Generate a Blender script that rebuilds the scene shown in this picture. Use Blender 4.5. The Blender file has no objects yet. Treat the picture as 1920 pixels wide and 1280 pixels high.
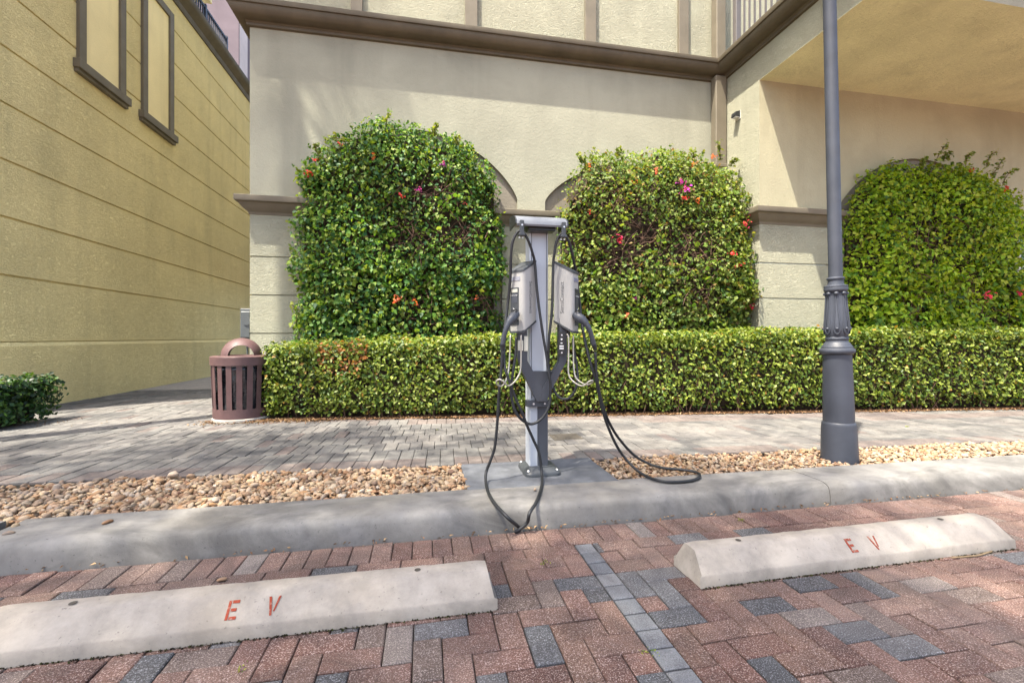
import bpy, math, random
import numpy as np
from mathutils import Vector, Matrix
R = math.radians
rnd = random.Random(7)
rng = np.random.default_rng(7)
scene = bpy.context.scene
C = scene.collection

# ------------------------------------------------------------------ camera, sky, sun, exposure
H = 1.1
F_PX, CX0, HOR = 836.0, 960.0, 632.0
TH = math.atan(161/836)
cam = bpy.data.cameras.new('camera'); camo = bpy.data.objects.new('camera', cam); C.objects.link(camo)
camo.location = (0, 0, H); camo.rotation_euler = (R(90), 0, -TH)
cam.lens = 36*F_PX/1920; cam.sensor_width = 36; cam.shift_y = -8/1920
cam.clip_start = 0.05; cam.clip_end = 600
scene.camera = camo
SUN = Vector((.36, .26, -1)).normalized()          # direction the light travels
elev = math.asin(-SUN.z); azim = math.atan2(-SUN.x, -SUN.y)
w = bpy.data.worlds.new('World'); scene.world = w; w.use_nodes = True
wn = w.node_tree.nodes; bg = wn['Background']
sky = wn.new('ShaderNodeTexSky'); sky.sky_type = 'NISHITA'; sky.sun_disc = False
sky.sun_elevation = elev; sky.sun_rotation = azim; sky.air_density = 1.0; sky.dust_density = 4.0; sky.ozone_density = 0.0
w.node_tree.links.new(sky.outputs[0], bg.inputs[0]); bg.inputs[1].default_value = .15
sl = bpy.data.lights.new('sun', 'SUN'); sl.energy = 4.3; sl.angle = R(.6); sl.color = (1, .93, .80)
so = bpy.data.objects.new('sun', sl); C.objects.link(so); so.rotation_euler = SUN.to_track_quat('-Z', 'Y').to_euler()
scene.view_settings.view_transform = 'Standard'; scene.view_settings.look = 'None'
scene.view_settings.exposure = 1.9; scene.view_settings.gamma = 1; scene.view_settings.use_curve_mapping = False
scene.render.engine = 'CYCLES'
cy = scene.cycles
cy.max_bounces = 8; cy.diffuse_bounces = 5; cy.transparent_max_bounces = 6

cs, sn = math.cos(TH), math.sin(TH)
def ray(x, y):
    u = (x-CX0)/F_PX; v = (HOR-y)/F_PX
    return (u*cs+sn, -u*sn+cs, v)
def at(x, y, Y):                                   # the point at depth Y seen at pixel x, y
    a, b, c = ray(x, y); t = Y/b
    return (a*t, Y, H+c*t)
def on(x, y, z):                                   # the point at height z seen at pixel x, y
    a, b, c = ray(x, y); t = (z-H)/c
    return (a*t, b*t, z)
def XatY(x, Y): return at(x, HOR, Y)[0]
def proj(p):
    d = p[0]*sn+p[1]*cs; r = p[0]*cs-p[1]*sn
    return (CX0+F_PX*r/d, HOR-F_PX*(p[2]-H)/d, d)

# ------------------------------------------------------------------ object helpers
def tag(o, label=None, cat=None, group=None, kind=None):
    if label: o['label'] = label
    if cat: o['category'] = cat
    if group: o['group'] = group
    if kind: o['kind'] = kind
    return o
def thing(name, loc, label, cat, group=None):
    o = bpy.data.objects.new(name, None); C.objects.link(o); o.location = loc
    o.empty_display_size = .2
    return tag(o, label, cat, group)
def link(name, me, parent=None, loc=None, rot=None):
    o = bpy.data.objects.new(name, me); C.objects.link(o)
    if parent is not None:
        o.parent = parent
        p = parent; off = Vector((0, 0, 0))
        while p is not None:
            off += Vector(p.location); p = p.parent
        o.location = (Vector(loc) if loc is not None else Vector((0, 0, 0)))-off
    elif loc is not None: o.location = loc
    if rot is not None: o.rotation_euler = rot
    return o
class MB:
    def __init__(s): s.v = []; s.f = []; s.mi = []
    def add(s, vs, fs, m=0):
        n = len(s.v); s.v += [tuple(p) for p in vs]
        s.f += [tuple(i+n for i in f) for f in fs]; s.mi += [m]*len(fs); return s
    def box(s, a, b, bev=0, m=0):
        x0, y0, z0 = a; x1, y1, z1 = b
        x0, x1 = min(x0, x1), max(x0, x1); y0, y1 = min(y0, y1), max(y0, y1); z0, z1 = min(z0, z1), max(z0, z1)
        if not bev:
            vs = [(x, y, z) for z in (z0, z1) for y in (y0, y1) for x in (x0, x1)]
            return s.add(vs, [(0, 2, 3, 1), (4, 5, 7, 6), (0, 1, 5, 4), (1, 3, 7, 5), (3, 2, 6, 7), (2, 0, 4, 6)], m)
        c = [(a_, b_) for b_ in (0, 1) for a_ in (0, 1)]
        X = (x0, x1); Y = (y0, y1); Z = (z0, z1); S = (1, -1); idx = {}; vs = []
        for i in (0, 1):
            for j in (0, 1):
                for k in (0, 1):
                    for ax in range(3):
                        d = [bev*S[i], bev*S[j], bev*S[k]]; d[ax] = 0
                        idx[(i, j, k, ax)] = len(vs); vs.append((X[i]+d[0], Y[j]+d[1], Z[k]+d[2]))
        fs = []
        for i in (0, 1):
            q = [idx[(i, 0, 0, 0)], idx[(i, 1, 0, 0)], idx[(i, 1, 1, 0)], idx[(i, 0, 1, 0)]]; fs.append(q if i else q[::-1])
            q = [idx[(0, i, 0, 1)], idx[(1, i, 0, 1)], idx[(1, i, 1, 1)], idx[(0, i, 1, 1)]]; fs.append(q[::-1] if i else q)
            q = [idx[(0, 0, i, 2)], idx[(1, 0, i, 2)], idx[(1, 1, i, 2)], idx[(0, 1, i, 2)]]; fs.append(q if i else q[::-1])
        for i in (0, 1):
            for j in (0, 1):
                a_, b_ = (i, j, 0), (i, j, 1)
                q = [idx[a_+(0,)], idx[a_+(1,)], idx[b_+(1,)], idx[b_+(0,)]]; fs.append(q if (i ^ j) else q[::-1])
                a_, b_ = (i, 0, j), (i, 1, j)
                q = [idx[a_+(0,)], idx[b_+(0,)], idx[b_+(2,)], idx[a_+(2,)]]; fs.append(q if not (i ^ j) else q[::-1])
                a_, b_ = (0, i, j), (1, i, j)
                q = [idx[a_+(1,)], idx[a_+(2,)], idx[b_+(2,)], idx[b_+(1,)]]; fs.append(q if not (i ^ j) else q[::-1])
                for k in (0, 1):
                    q = [idx[(i, j, k, 0)], idx[(i, j, k, 1)], idx[(i, j, k, 2)]]; fs.append(q if (i+j+k) % 2 else q[::-1])
        return s.add(vs, fs, m)
    def quad(s, a, b, c, d, m=0): return s.add([a, b, c, d], [(0, 1, 2, 3)], m)
    def loft(s, rings, close=True, cap=True, m=0):     # rings: equal-length loops
        n = len(rings[0]); vs = [p for r in rings for p in r]; fs = []
        for i in range(len(rings)-1):
            for j in range(n if close else n-1):
                k = (j+1) % n
                fs.append((i*n+j, i*n+k, (i+1)*n+k, (i+1)*n+j))
        if cap and close:
            fs.append(tuple(range(n))[::-1]); fs.append(tuple((len(rings)-1)*n+j for j in range(n)))
        return s.add(vs, fs, m)
    def tube(s, pts, r, n=8, m=0, cap=True):
        pts = [Vector(p) for p in pts]; rr = r if isinstance(r, (list, tuple)) else [r]*len(pts)
        t0 = (pts[1]-pts[0]).normalized(); up = Vector((0, 0, 1)) if abs(t0.z) < .9 else Vector((1, 0, 0))
        nx = t0.cross(up).normalized(); rings = []
        for i, p in enumerate(pts):
            t = (pts[min(i+1, len(pts)-1)]-pts[max(i-1, 0)])
            if t.length < 1e-9: t = t0
            t = t.normalized(); nx = (nx-t*nx.dot(t))
            nx = nx.normalized() if nx.length > 1e-6 else t.orthogonal().normalized()
            ny = t.cross(nx)
            rings.append([p+(nx*math.cos(2*math.pi*j/n)+ny*math.sin(2*math.pi*j/n))*rr[i] for j in range(n)])
        return s.loft(rings, cap=cap, m=m)
    def lathe(s, prof, c=(0, 0, 0), n=32, m=0, mod=None, cap=True):
        rings = []
        for r, z in prof:
            rings.append([(c[0]+r*(mod(2*math.pi*j/n, z) if mod else 1)*math.cos(2*math.pi*j/n),
                           c[1]+r*(mod(2*math.pi*j/n, z) if mod else 1)*math.sin(2*math.pi*j/n), c[2]+z) for j in range(n)])
        return s.loft(rings, cap=cap, m=m)
    def prism(s, poly, d, m=0):                         # poly in 3D, extruded by vector d
        n = len(poly); a = [Vector(p) for p in poly]; b = [p+Vector(d) for p in a]
        return s.add(a+b, [tuple(range(n)), tuple(range(2*n-1, n-1, -1))]+[(i, n+i, n+(i+1) % n, (i+1) % n) for i in range(n)], m)
    def mesh(s, name, mats, smooth=False, fix=True):
        me = bpy.data.meshes.new(name); me.from_pydata(s.v, [], s.f)
        for m_ in (mats if isinstance(mats, (list, tuple)) else [mats]): me.materials.append(m_)
        if any(s.mi): me.polygons.foreach_set('material_index', s.mi)
        if fix:
            import bmesh
            b = bmesh.new(); b.from_mesh(me); bmesh.ops.recalc_face_normals(b, faces=b.faces); b.to_mesh(me); b.free()
        if smooth:
            me.polygons.foreach_set('use_smooth', [True]*len(me.polygons))
            if smooth != 'all': me.set_sharp_from_angle(angle=R(smooth if smooth is not True else 35))
        me.update(); return me
    def build(s, name, mats, parent=None, smooth=False, fix=True):
        return link(name, s.mesh(name, mats, smooth, fix), parent)
def spline(pts, k=6):
    P = [Vector(p) for p in pts]; P = [P[0]*2-P[1]]+P+[P[-1]*2-P[-2]]; out = []
    for i in range(1, len(P)-2):
        for j in range(k):
            t = j/k; a, b, c, d = P[i-1:i+3]
            out.append(.5*((2*b)+(c-a)*t+(2*a-5*b+4*c-d)*t*t+(3*b-a-3*c+d)*t**3))
    return out+[P[-2]]
def np_mesh(name, V, F, mat, colors=None, smooth=False):   # V (n,3), F (m,3 or 4); colours per vertex
    me = bpy.data.meshes.new(name); n, m, k = len(V), len(F), F.shape[1]
    me.vertices.add(n); me.vertices.foreach_set('co', np.ascontiguousarray(V, dtype=np.float32).ravel())
    me.loops.add(m*k); me.loops.foreach_set('vertex_index', np.ascontiguousarray(F, dtype=np.int32).ravel())
    me.polygons.add(m); me.polygons.foreach_set('loop_start', np.arange(0, m*k, k, dtype=np.int32))
    if smooth: me.polygons.foreach_set('use_smooth', np.ones(m, dtype=bool))
    me.update(calc_edges=True); me.validate()
    if colors is not None:
        a = me.color_attributes.new('tint', 'FLOAT_COLOR', 'POINT')
        a.data.foreach_set('color', np.concatenate([colors, np.ones((n, 1))], 1).astype(np.float32).ravel())
    me.materials.append(mat); return me

# ------------------------------------------------------------------ materials
class NT:
    def __init__(s, name):
        s.m = bpy.data.materials.new(name); s.m.use_nodes = True; s.t = s.m.node_tree
        s.b = s.t.nodes['Principled BSDF']; s.pos = None
    def n(s, typ, **kw):
        o = s.t.nodes.new('ShaderNode'+typ)
        for k, v in kw.items():
            if k.startswith('i_'):
                kk = k[2:]; o.inputs[int(kk) if kk.isdigit() else kk.replace('_', ' ')].default_value = v
            else: setattr(o, k, v)
        return o
    def l(s, a, b): s.t.links.new(a, b)
    def P(s):
        if s.pos is None: s.pos = s.n('NewGeometry').outputs['Position']
        return s.pos
    def map(s, scale=(1, 1, 1), rot=(0, 0, 0)):
        m = s.n('Mapping'); m.inputs['Scale'].default_value = scale; m.inputs['Rotation'].default_value = rot; s.l(s.P(), m.inputs[0]); return m.outputs[0]
    def noise(s, scale, detail=4, rough=.55, dist=0, vec=None):
        o = s.n('TexNoise'); o.inputs['Scale'].default_value = scale; o.inputs['Detail'].default_value = detail
        o.inputs['Roughness'].default_value = rough; o.inputs['Distortion'].default_value = dist
        s.l(vec or s.P(), o.inputs['Vector']); return o.outputs['Fac']
    def ramp(s, fac, stops, interp='LINEAR'):
        o = s.n('ValToRGB'); o.color_ramp.interpolation = interp
        while len(o.color_ramp.elements) < len(stops): o.color_ramp.elements.new(.5)
        for e, (p, c) in zip(o.color_ramp.elements, stops):
            e.position = p; e.color = (*c, 1) if isinstance(c, (tuple, list)) else (c, c, c, 1)
        s.l(fac, o.inputs[0]); return o.outputs[0]
    def mix(s, a, b, fac, typ='MIX'):
        o = s.n('MixRGB', blend_type=typ)
        for i, v in ((1, a), (2, b), (0, fac)):
            if hasattr(v, 'links'): s.l(v, o.inputs[i])
            else: o.inputs[i].default_value = v if i == 0 else (*v, 1)
        return o.outputs[0]
    def math(s, op, a, b=0):
        o = s.n('Math', operation=op)
        for i, v in ((0, a), (1, b)):
            if hasattr(v, 'links'): s.l(v, o.inputs[i])
            else: o.inputs[i].default_value = v
        return o.outputs[0]
    def col(s, c):
        if hasattr(c, 'links'): s.l(c, s.b.inputs['Base Color'])
        else: s.b.inputs['Base Color'].default_value = (*c, 1)
        return s
    def rough(s, r, spec=.4, metal=0):
        if hasattr(r, 'links'): s.l(r, s.b.inputs['Roughness'])
        else: s.b.inputs['Roughness'].default_value = r
        s.b.inputs['Specular IOR Level'].default_value = spec; s.b.inputs['Metallic'].default_value = metal; return s
    def bump(s, h, strength=.5, dist=.01, prev=None):
        o = s.n('Bump'); o.inputs['Strength'].default_value = strength; o.inputs['Distance'].default_value = dist
        s.l(h, o.inputs['Height'])
        if prev: s.l(prev, o.inputs['Normal'])
        s.l(o.outputs[0], s.b.inputs['Normal']); return o.outputs[0]

def simple(name, c, rough=.5, var=.12, scale=8, spec=.4, metal=0, bump=0, bscale=60):
    t = NT(name); lo = tuple(v*(1-var) for v in c); hi = tuple(min(1, v*(1+var)) for v in c)
    t.col(t.mix(lo, hi, t.ramp(t.noise(scale, 5), [(.3, 0), (.7, 1)])))
    t.rough(t.ramp(t.noise(scale*2.3, 3), [(.3, max(0, rough-.08)), (.7, min(1, rough+.08))]), spec, metal)
    if bump: t.bump(t.noise(bscale, 4), bump, .004)
    return t.m
def stucco(name, c, kind='lace', strength=.5, stain=.18, stainc=None, mark_shade=.18):
    t = NT(name); base = t.mix(tuple(v*(1-stain) for v in c), tuple(min(1, v*1.04) for v in c), t.ramp(t.noise(.9, 6, .6, .4), [(.3, 0), (.62, 1)]))
    streak = t.noise(1, 5, .6, .3, t.map((2.2, 2.2, .25)))
    base = t.mix(base, stainc or tuple(v*.62 for v in c), t.math('MULTIPLY', t.ramp(streak, [(.5, 0), (.74, 1)]), .42))
    speck = t.ramp(t.noise(26, 2), [(.74, 0), (.79, 1)])
    base = t.mix(base, tuple(v*.45 for v in c), t.math('MULTIPLY', speck, .5))
    if kind == 'lace':
        ln = t.ramp(t.noise(10, 3, .6, 2.8, t.map((1, 1, 1.7))), [(.475, 0), (.5, 1), (.525, 0)])
        base = t.mix(base, tuple(v*.42 for v in c), t.math('MULTIPLY', ln, t.math('MULTIPLY', t.ramp(t.noise(1.3, 4), [(.38, 0), (.62, 1)]), mark_shade)))  # dark lines painted in, standing in for shade in the trowel marks
    t.col(base).rough(.88, .2)
    if kind == 'lace':      # trowelled skip texture: broken raised islands
        a = t.ramp(t.noise(11, 4, .6, 2.4, t.map((1, 1, 1.7))), [(.42, 0), (.49, 1), (.56, .75), (.66, 0)]); dd = .022
    elif kind == 'wave':    # horizontal drag ripples
        a = t.ramp(t.noise(8, 4, .55, 2.0, t.map((1, 1, 3.0))), [(.42, 0), (.52, 1), (.6, .2)]); dd = .014
    else: a = t.noise(28, 5, .65, .6); dd = .014
    t.bump(a, strength, dd, t.bump(t.noise(70, 3), strength*.4, .008))
    return t.m
def concrete(name, c, dark=.35, scale=3, stainamt=.6, bump=.35, warm=None):
    t = NT(name)
    base = t.mix(tuple(v*.74 for v in c), tuple(v*1.12 for v in c), t.ramp(t.noise(scale*2.4, 8, .7), [(.36, 0), (.64, 1)]))
    st = t.ramp(t.noise(scale*.8, 7, .7, .8, t.map((1, 1.7, 1.7))), [(.47, 0), (.66, 1)])
    base = t.mix(base, tuple(v*dark for v in c), t.math('MULTIPLY', st, stainamt))
    if warm: base = t.mix(base, warm, t.math('MULTIPLY', t.ramp(t.noise(scale*.8, 4), [(.5, 0), (.75, 1)]), .5))
    pit = t.ramp(t.noise(75, 3), [(.66, 0), (.71, 1)])
    base = t.mix(base, tuple(v*.3 for v in c), t.math('MULTIPLY', pit, .5))
    chip = t.ramp(t.noise(13, 6, .72), [(.67, 0), (.70, 1)])
    base = t.mix(base, tuple(v*.28 for v in c), t.math('MULTIPLY', chip, .7))
    t.col(base).rough(.86, .25)
    n1 = t.bump(t.noise(9, 5), bump*.35, .007); t.bump(t.noise(150, 3), bump, .003, n1)
    return t.m
def paver(name, stops, speck=.5, fleck=(.44, .38, .35), stain=None, gloss=.82, stainf=.72):
    t = NT(name)
    r = t.math('FRACT', t.math('ADD', t.n('ObjectInfo').outputs['Random'], t.n('NewGeometry').outputs['Random Per Island']))
    base = t.ramp(r, stops)
    blotch = t.ramp(t.noise(6.5, 6, .66, .5), [(.36, 0), (.66, 1)])
    base = t.mix(base, t.mix(base, (.42, .40, .42), 1, 'MULTIPLY'), t.math('MULTIPLY', blotch, .75))
    g = t.noise(210, 3, .75)
    base = t.mix(base, tuple(fleck), t.math('MULTIPLY', t.ramp(g, [(.54, 0), (.64, 1)]), speck))
    base = t.mix(base, (.018, .015, .014), t.math('MULTIPLY', t.ramp(g, [(.36, 1), (.45, 0)]), speck*1.2))
    if stain:
        s1 = t.ramp(t.noise(1.7, 7, .66, .8, t.map((1, 1.6, 1))), [(.47, 0), (.62, 1)])
        base = t.mix(base, stain, t.math('MULTIPLY', s1, stainf))
    dust = t.ramp(t.noise(1.1, 4, .6), [(.45, 0), (.75, 1)])
    base = t.mix(base, (.36, .31, .28), t.math('MULTIPLY', dust, .14))
    t.col(base).rough(gloss, .3)
    n1 = t.bump(t.noise(28, 4), .35, .005); t.bump(g, .55, .003, n1)
    return t.m
def leafmat(name, trans=.35, rough=.5, spec=.25):
    t = NT(name); a = t.n('Attribute'); a.attribute_name = 'tint'
    c = t.mix(a.outputs['Color'], (.5, .5, .5), 0)
    hsv = t.n('HueSaturation'); t.l(a.outputs['Color'], hsv.inputs['Color'])
    r = t.n('ObjectInfo').outputs['Random']
    t.l(t.math('ADD', t.math('MULTIPLY', r, .5), .75), hsv.inputs['Value'])
    t.col(hsv.outputs[0]).rough(rough, spec)
    tr = t.n('BsdfTranslucent'); mul = t.mix(hsv.outputs[0], (1.6, 1.5, .5), 1, 'MULTIPLY'); t.l(mul, tr.inputs[0])
    ms = t.n('MixShader'); ms.inputs[0].default_value = trans
    t.l(t.b.outputs[0], ms.inputs[1]); t.l(tr.outputs[0], ms.inputs[2])
    t.l(ms.outputs[0], t.t.nodes['Material Output'].inputs[0])
    return t.m

M = dict(
    facade=stucco('facade_stucco', (0.290, 0.287, 0.219), 'fine', .4),
    wing=stucco('wing_stucco', (0.356, 0.336, 0.229), 'fine', .4),
    facade_rough=stucco('facade_trowelled_stucco', (0.334, 0.328, 0.243), 'lace', .6),
    facade_wave=stucco('facade_dragged_stucco', (0.333, 0.325, 0.240), 'wave', .6),
    yellow=stucco('yellow_stucco', (.82, .69, .345), 'lace', .7, .10, None, .5),
    yellow_fine=stucco('yellow_smooth_panel', (.80, .68, .38), 'fine', .4, .1),
    soffit=stucco('soffit_stucco', (.72, .69, .42), 'lace', .4, .18, None, .6),
    taupe=simple('taupe_trim_paint', (.135, .116, .082), .62, .14, 3, .3, bump=.15),
    taupe_dark=simple('brown_trim_paint', (.09, .074, .048), .6, .2, 3, .3, bump=.15),
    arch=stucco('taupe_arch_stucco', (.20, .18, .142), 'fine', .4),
    pink=stucco('pink_stucco', (.17, .135, .15), 'fine', .3),
    pale=stucco('pale_stucco', (.66, .56, .53), 'fine', .3),
    kerb=concrete('kerb_concrete', (0.172, 0.166, 0.156), .42, 1.7, .8, .35, (0.152, 0.136, 0.108)),
    slab=concrete('slab_concrete', (0.102, 0.108, 0.119), .65, 3, .5, .25),
    stop=concrete('painted_concrete', (0.292, 0.263, 0.226), .58, 2.5, .26, .3, (0.245, 0.208, 0.165)),
    base=concrete('pale_footing', (0.425, 0.391, 0.340), .6, 3, .4),
    red_paint=None,
    joint=simple('joint_sand', (.028, .025, .02), .95, .4, 60, .1, bump=.5),
    soil=simple('mulch_soil', (.085, .05, .03), .95, .5, 30, .1, bump=.8, bscale=40),
    silver=simple('lightened_aluminium', (0.386, 0.414, 0.451), .5, .06, 3, .45, .1),  # post metal, colour lightened to make up for its shaded front
    hood=simple('darkened_aluminium', (.155, .165, .18), .5, .06, 3, .4, .1),  # copy of the post metal, colour darkened against the sun on top
    housing=simple('light_grey_plastic', (0.313, 0.308, 0.290), .45, .04, 5, .4),
    slate=simple('slate_powder_coat', (0.046, 0.051, 0.062), .45, .08, 10, .4, bump=.05, bscale=300),
    dark=simple('dark_grey_plastic', (.045, .05, .055), .5, .1, 20, .4),
    black=simple('black_plastic', (.016, .017, .019), .4, .2, 20, .5),
    rubber=simple('cable_rubber', (0.014, 0.015, 0.017), .55, .2, 30, .4),
    rod=simple('galvanised_rod', (.42, .39, .33), .5, .12, 60, .4, .4),
    window_strip=simple('grey_light_strip', (.22, .22, .25), .2, .05, 5, .6),
    strip_blue=simple('blue_grey_light_strip', (.13, .14, .24), .2, .05, 5, .6),
    screen=simple('pale_screen', (.45, .44, .36), .2, .05, 5, .6),
    white=simple('white_print', (.75, .75, .72), .6, .03, 5),
    label_=simple('cream_label', (.55, .53, .42), .6, .08, 90),
    lamp=simple('lamp_post_paint', (0.036, 0.041, 0.054), .5, .18, 5, .4, bump=.08, bscale=120),
    bin=simple('maroon_powder_coat', (.092, .05, .048), .55, .16, 9, .4),
    bag=simple('black_bin_liner', (.02, .02, .022), .25, .2, 12, .6),
    meter=simple('grey_meter_enclosure', (0.078, 0.087, 0.087), .5, .1, 8, .4),
    iron=simple('cast_iron', (.06, .052, .042), .75, .3, 40, .3, bump=.4),
    glass=simple('dark_window_glass', (.03, .05, .07), .08, .1, 2, .8),
    frame=simple('pale_window_frame', (.62, .60, .57), .5, .05, 6),
    twig=simple('brown_twig', (.11, .065, .045), .85, .4, 25, .2),
    core_dark=simple('shaded_core', (.035, .026, .018), .95, .5, 18, .1, bump=1, bscale=25),  # core colour kept dark to stand in for shade inside the foliage
    bark=simple('grey_bark', (.20, .17, .14), .9, .35, 9, .2, bump=.7, bscale=14),
    rail=simple('rail_paint', (.10, .09, .085), .5, .1, 8, .4),
    rail_dark=simple('dark_rail_paint', (.02, .022, .03), .45, .1, 8, .4),
    steel=simple('bolt_steel', (.6, .6, .6), .35, .1, 20, .5, .6),
    drygrass=simple('dry_straw', (.17, .125, .075), .85, .2, 30, .2),
    paver_red=paver('red_paver', [(0, (0.081, 0.038, 0.028)), (.3, (0.122, 0.061, 0.046)), (.55, (0.149, 0.084, 0.064)), (.8, (0.113, 0.063, 0.045)), (1, (0.162, 0.097, 0.076))], .6, (.50, .42, .39), (.035, .026, .022), .82, .5),
    paver_charcoal=paver('charcoal_paver', [(0, (.040, .040, .042)), (.5, (0.066, 0.067, 0.070)), (1, (0.112, 0.110, 0.110))], .6, (0.324, 0.333, 0.360)),
    paver_tan=paver('grey_brown_paver', [(0, (0.093, 0.064, 0.051)), (.5, (0.119, 0.089, 0.075)), (1, (0.140, 0.123, 0.111))], .6),
    paver_strip=paver('grey_marker_paver', [(0, (0.111, 0.119, 0.128)), (.5, (0.157, 0.162, 0.170)), (1, (0.085, 0.093, 0.106))], .34, (0.306, 0.306, 0.315)),
    walk=paver('pale_walk_paver', [(0, (0.145, 0.138, 0.125)), (.35, (0.157, 0.150, 0.136)), (.7, (0.149, 0.145, 0.133)), (.93, (0.128, 0.124, 0.117)), (1, (0.076, 0.074, 0.072))], .34, (0.238, 0.234, 0.217), (0.047, 0.047, 0.048), .86),
    walk_pink=paver('pink_edge_paver', [(0, (0.145, 0.117, 0.104)), (.5, (0.157, 0.132, 0.116)), (1, (0.123, 0.100, 0.088))], .34, (0.238, 0.225, 0.212), (0.060, 0.051, 0.051), .86),
    leaf=leafmat('bougainvillea_leaf'), hedge=leafmat('hedge_leaf', .32, .45, .3), bract=leafmat('flower_bract', .5, .6, .2),
    dryleaf=leafmat('dry_leaf', .15, .8, .2),
)
t = NT('pebble_stone'); a_ = t.n('Attribute'); a_.attribute_name = 'tint'
r_ = t.math('FRACT', t.math('ADD', t.n('ObjectInfo').outputs['Random'], t.n('NewGeometry').outputs['Random Per Island']))
c_ = t.ramp(r_, [(0, (.20, .15, .10)), (.12, (.29, .215, .13)), (.26, (.17, .085, .04)), (.40, (.31, .25, .18)), (.50, (.11, .052, .031)), (.62, (.32, .24, .15)), (.74, (.145, .115, .095)), (.86, (.22, .12, .052)), (1, (.34, .30, .25))])
c_ = t.mix(c_, (.30, .19, .11), t.math('MULTIPLY', t.ramp(t.noise(30, 5, .6), [(.5, 0), (.68, 1)]), .55))
t.col(c_).rough(.7, .3); t.bump(t.noise(90, 4), .3, .004); M['pebble'] = t.m
t = NT('red_stencil_paint'); t.col(t.mix((.22, .04, .02), (.33, .25, .20), t.ramp(t.noise(75, 5, .7), [(.52, 0), (.68, .8)]))).rough(.8, .2); M['red_paint'] = t.m
# slat-free ground beyond the individually laid pavers
t = NT('far_paving'); br = t.n('TexBrick'); br.inputs['Scale'].default_value = 1; br.inputs['Brick Width'].default_value = .2; br.inputs['Row Height'].default_value = .1
br.inputs['Mortar Size'].default_value = .004; br.inputs['Color1'].default_value = (.25, .13, .10, 1); br.inputs['Color2'].default_value = (.17, .13, .12, 1); br.inputs['Mortar'].default_value = (.05, .04, .035, 1)
t.l(t.P(), br.inputs['Vector']); t.col(br.outputs[0]).rough(.85, .3); M['far'] = t.m
t = NT('far_walk_paving'); br = t.n('TexBrick'); br.inputs['Scale'].default_value = 1; br.inputs['Brick Width'].default_value = .22; br.inputs['Row Height'].default_value = .11
br.inputs['Mortar Size'].default_value = .004; br.inputs['Color1'].default_value = (.33, .30, .27, 1); br.inputs['Color2'].default_value = (.28, .26, .24, 1); br.inputs['Mortar'].default_value = (.08, .07, .06, 1)
t.l(t.map((1, 1, 1), (0, 0, R(90))), br.inputs['Vector']); t.col(br.outputs[0]).rough(.88, .2); M['far_walk'] = t.m

# ------------------------------------------------------------------ ground
FY, WY = 6.7, 5.83          # planes of the main front and of the projecting right wing
SW = .12                    # height of walk and planting above the parking
LX = -5.33                  # plane of the yellow side wall
def hedge_y(x): return 5.66-.107*(x+1.95)
def walk_y(x): return 3.47-.04*x
g = MB(); g.quad((-300, -300, -.05), (300, -300, -.05), (300, 300, -.05), (-300, 300, -.05))
tag(g.build('ground', M['soil'], fix=False), kind='structure')
KX0 = -2.1
lot = MB().quad((-30, -40, -.018), (30, -40, -.018), (30, 2.5, -.018), (-30, 2.5, -.018)).build('parking_pavement', M['joint'], fix=False)
tag(lot, kind='structure')
# paving past the laid pavers, on the same level as their tops
b = MB()
for x0, x1, y0, y1 in ((-30, 30, -40, .17), (-30, -4.2, .17, 2.48), (7.9, 30, .17, 2.48)): b.quad((x0, y0, -.002), (x1, y0, -.002), (x1, y1, -.002), (x0, y1, -.002))
tag(b.build('distant_paving', M['far'], lot, fix=False), kind='stuff')

def brick_geo(lx, ly, h=.045, bev=.004):
    x, y = lx/2, ly/2
    v = [(-x+bev, -y+bev, 0), (x-bev, -y+bev, 0), (x-bev, y-bev, 0), (-x+bev, y-bev, 0),
         (-x, -y, -bev), (x, -y, -bev), (x, y, -bev), (-x, y, -bev), (-x, -y, -h), (x, -y, -h), (x, y, -h), (-x, y, -h)]
    f = [(0, 1, 2, 3)]+[(4+i, 4+(i+1) % 4, (i+1) % 4, i) for i in range(4)]+[(8+i, 8+(i+1) % 4, 4+(i+1) % 4, 4+i) for i in range(4)]
    return v, f
bcache = {}
def lay(bricks, parent, zt, limit, name, ang=0):
    # bricks: (cx, cy, lx, ly, material key); the largest in the picture become parts, the rest one joined part
    sc = []
    for i, (cx, cy, lx, ly, mk) in enumerate(bricks):
        px, py, d = proj((cx, cy, zt))
        vis = d > .3 and -30 < px < 1950 and py < 1310
        sc.append(lx*ly/d**3 if vis else -1)
    order = sorted(range(len(bricks)), key=lambda i: -sc[i])
    single = set(i for i in order[:limit] if sc[i] > 0)
    rest = MB(); keys = sorted(set(b_[4] for b_ in bricks)); ca, sa = math.cos(ang), math.sin(ang)
    for i, (cx, cy, lx, ly, mk) in enumerate(bricks):
        dz = zt+rnd.gauss(0, .0018); tx, ty = rnd.gauss(0, .009), rnd.gauss(0, .009); tw = ang+rnd.gauss(0, .006)
        gp = .009 if mk == 'paver_strip' else .004; kx, ky = round(lx-gp, 4), round(ly-gp, 4)
        if i in single:
            k = (kx, ky, mk)
            if k not in bcache:
                v, f = brick_geo(kx, ky); bcache[k] = MB().add(v, f).mesh('paver', M[mk], fix=False)
            link('paver', bcache[k], parent, (cx, cy, dz), (tx, ty, tw))
        else:
            v, f = brick_geo(kx, ky); c1, s1 = math.cos(tw), math.sin(tw)
            rest.add([(cx+p[0]*c1-p[1]*s1, cy+p[0]*s1+p[1]*c1, dz+p[2]+p[0]*-ty+p[1]*tx) for p in v], f, keys.index(mk))
    if rest.v: tag(rest.build(name, [M[k] for k in keys], parent, fix=False), kind='stuff')
G = .102
def pmat(x, y):
    v = rnd.random()
    if v < .76: return 'paver_red'
    if v < .91: return 'paver_charcoal'
    return 'paver_tan'
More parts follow.
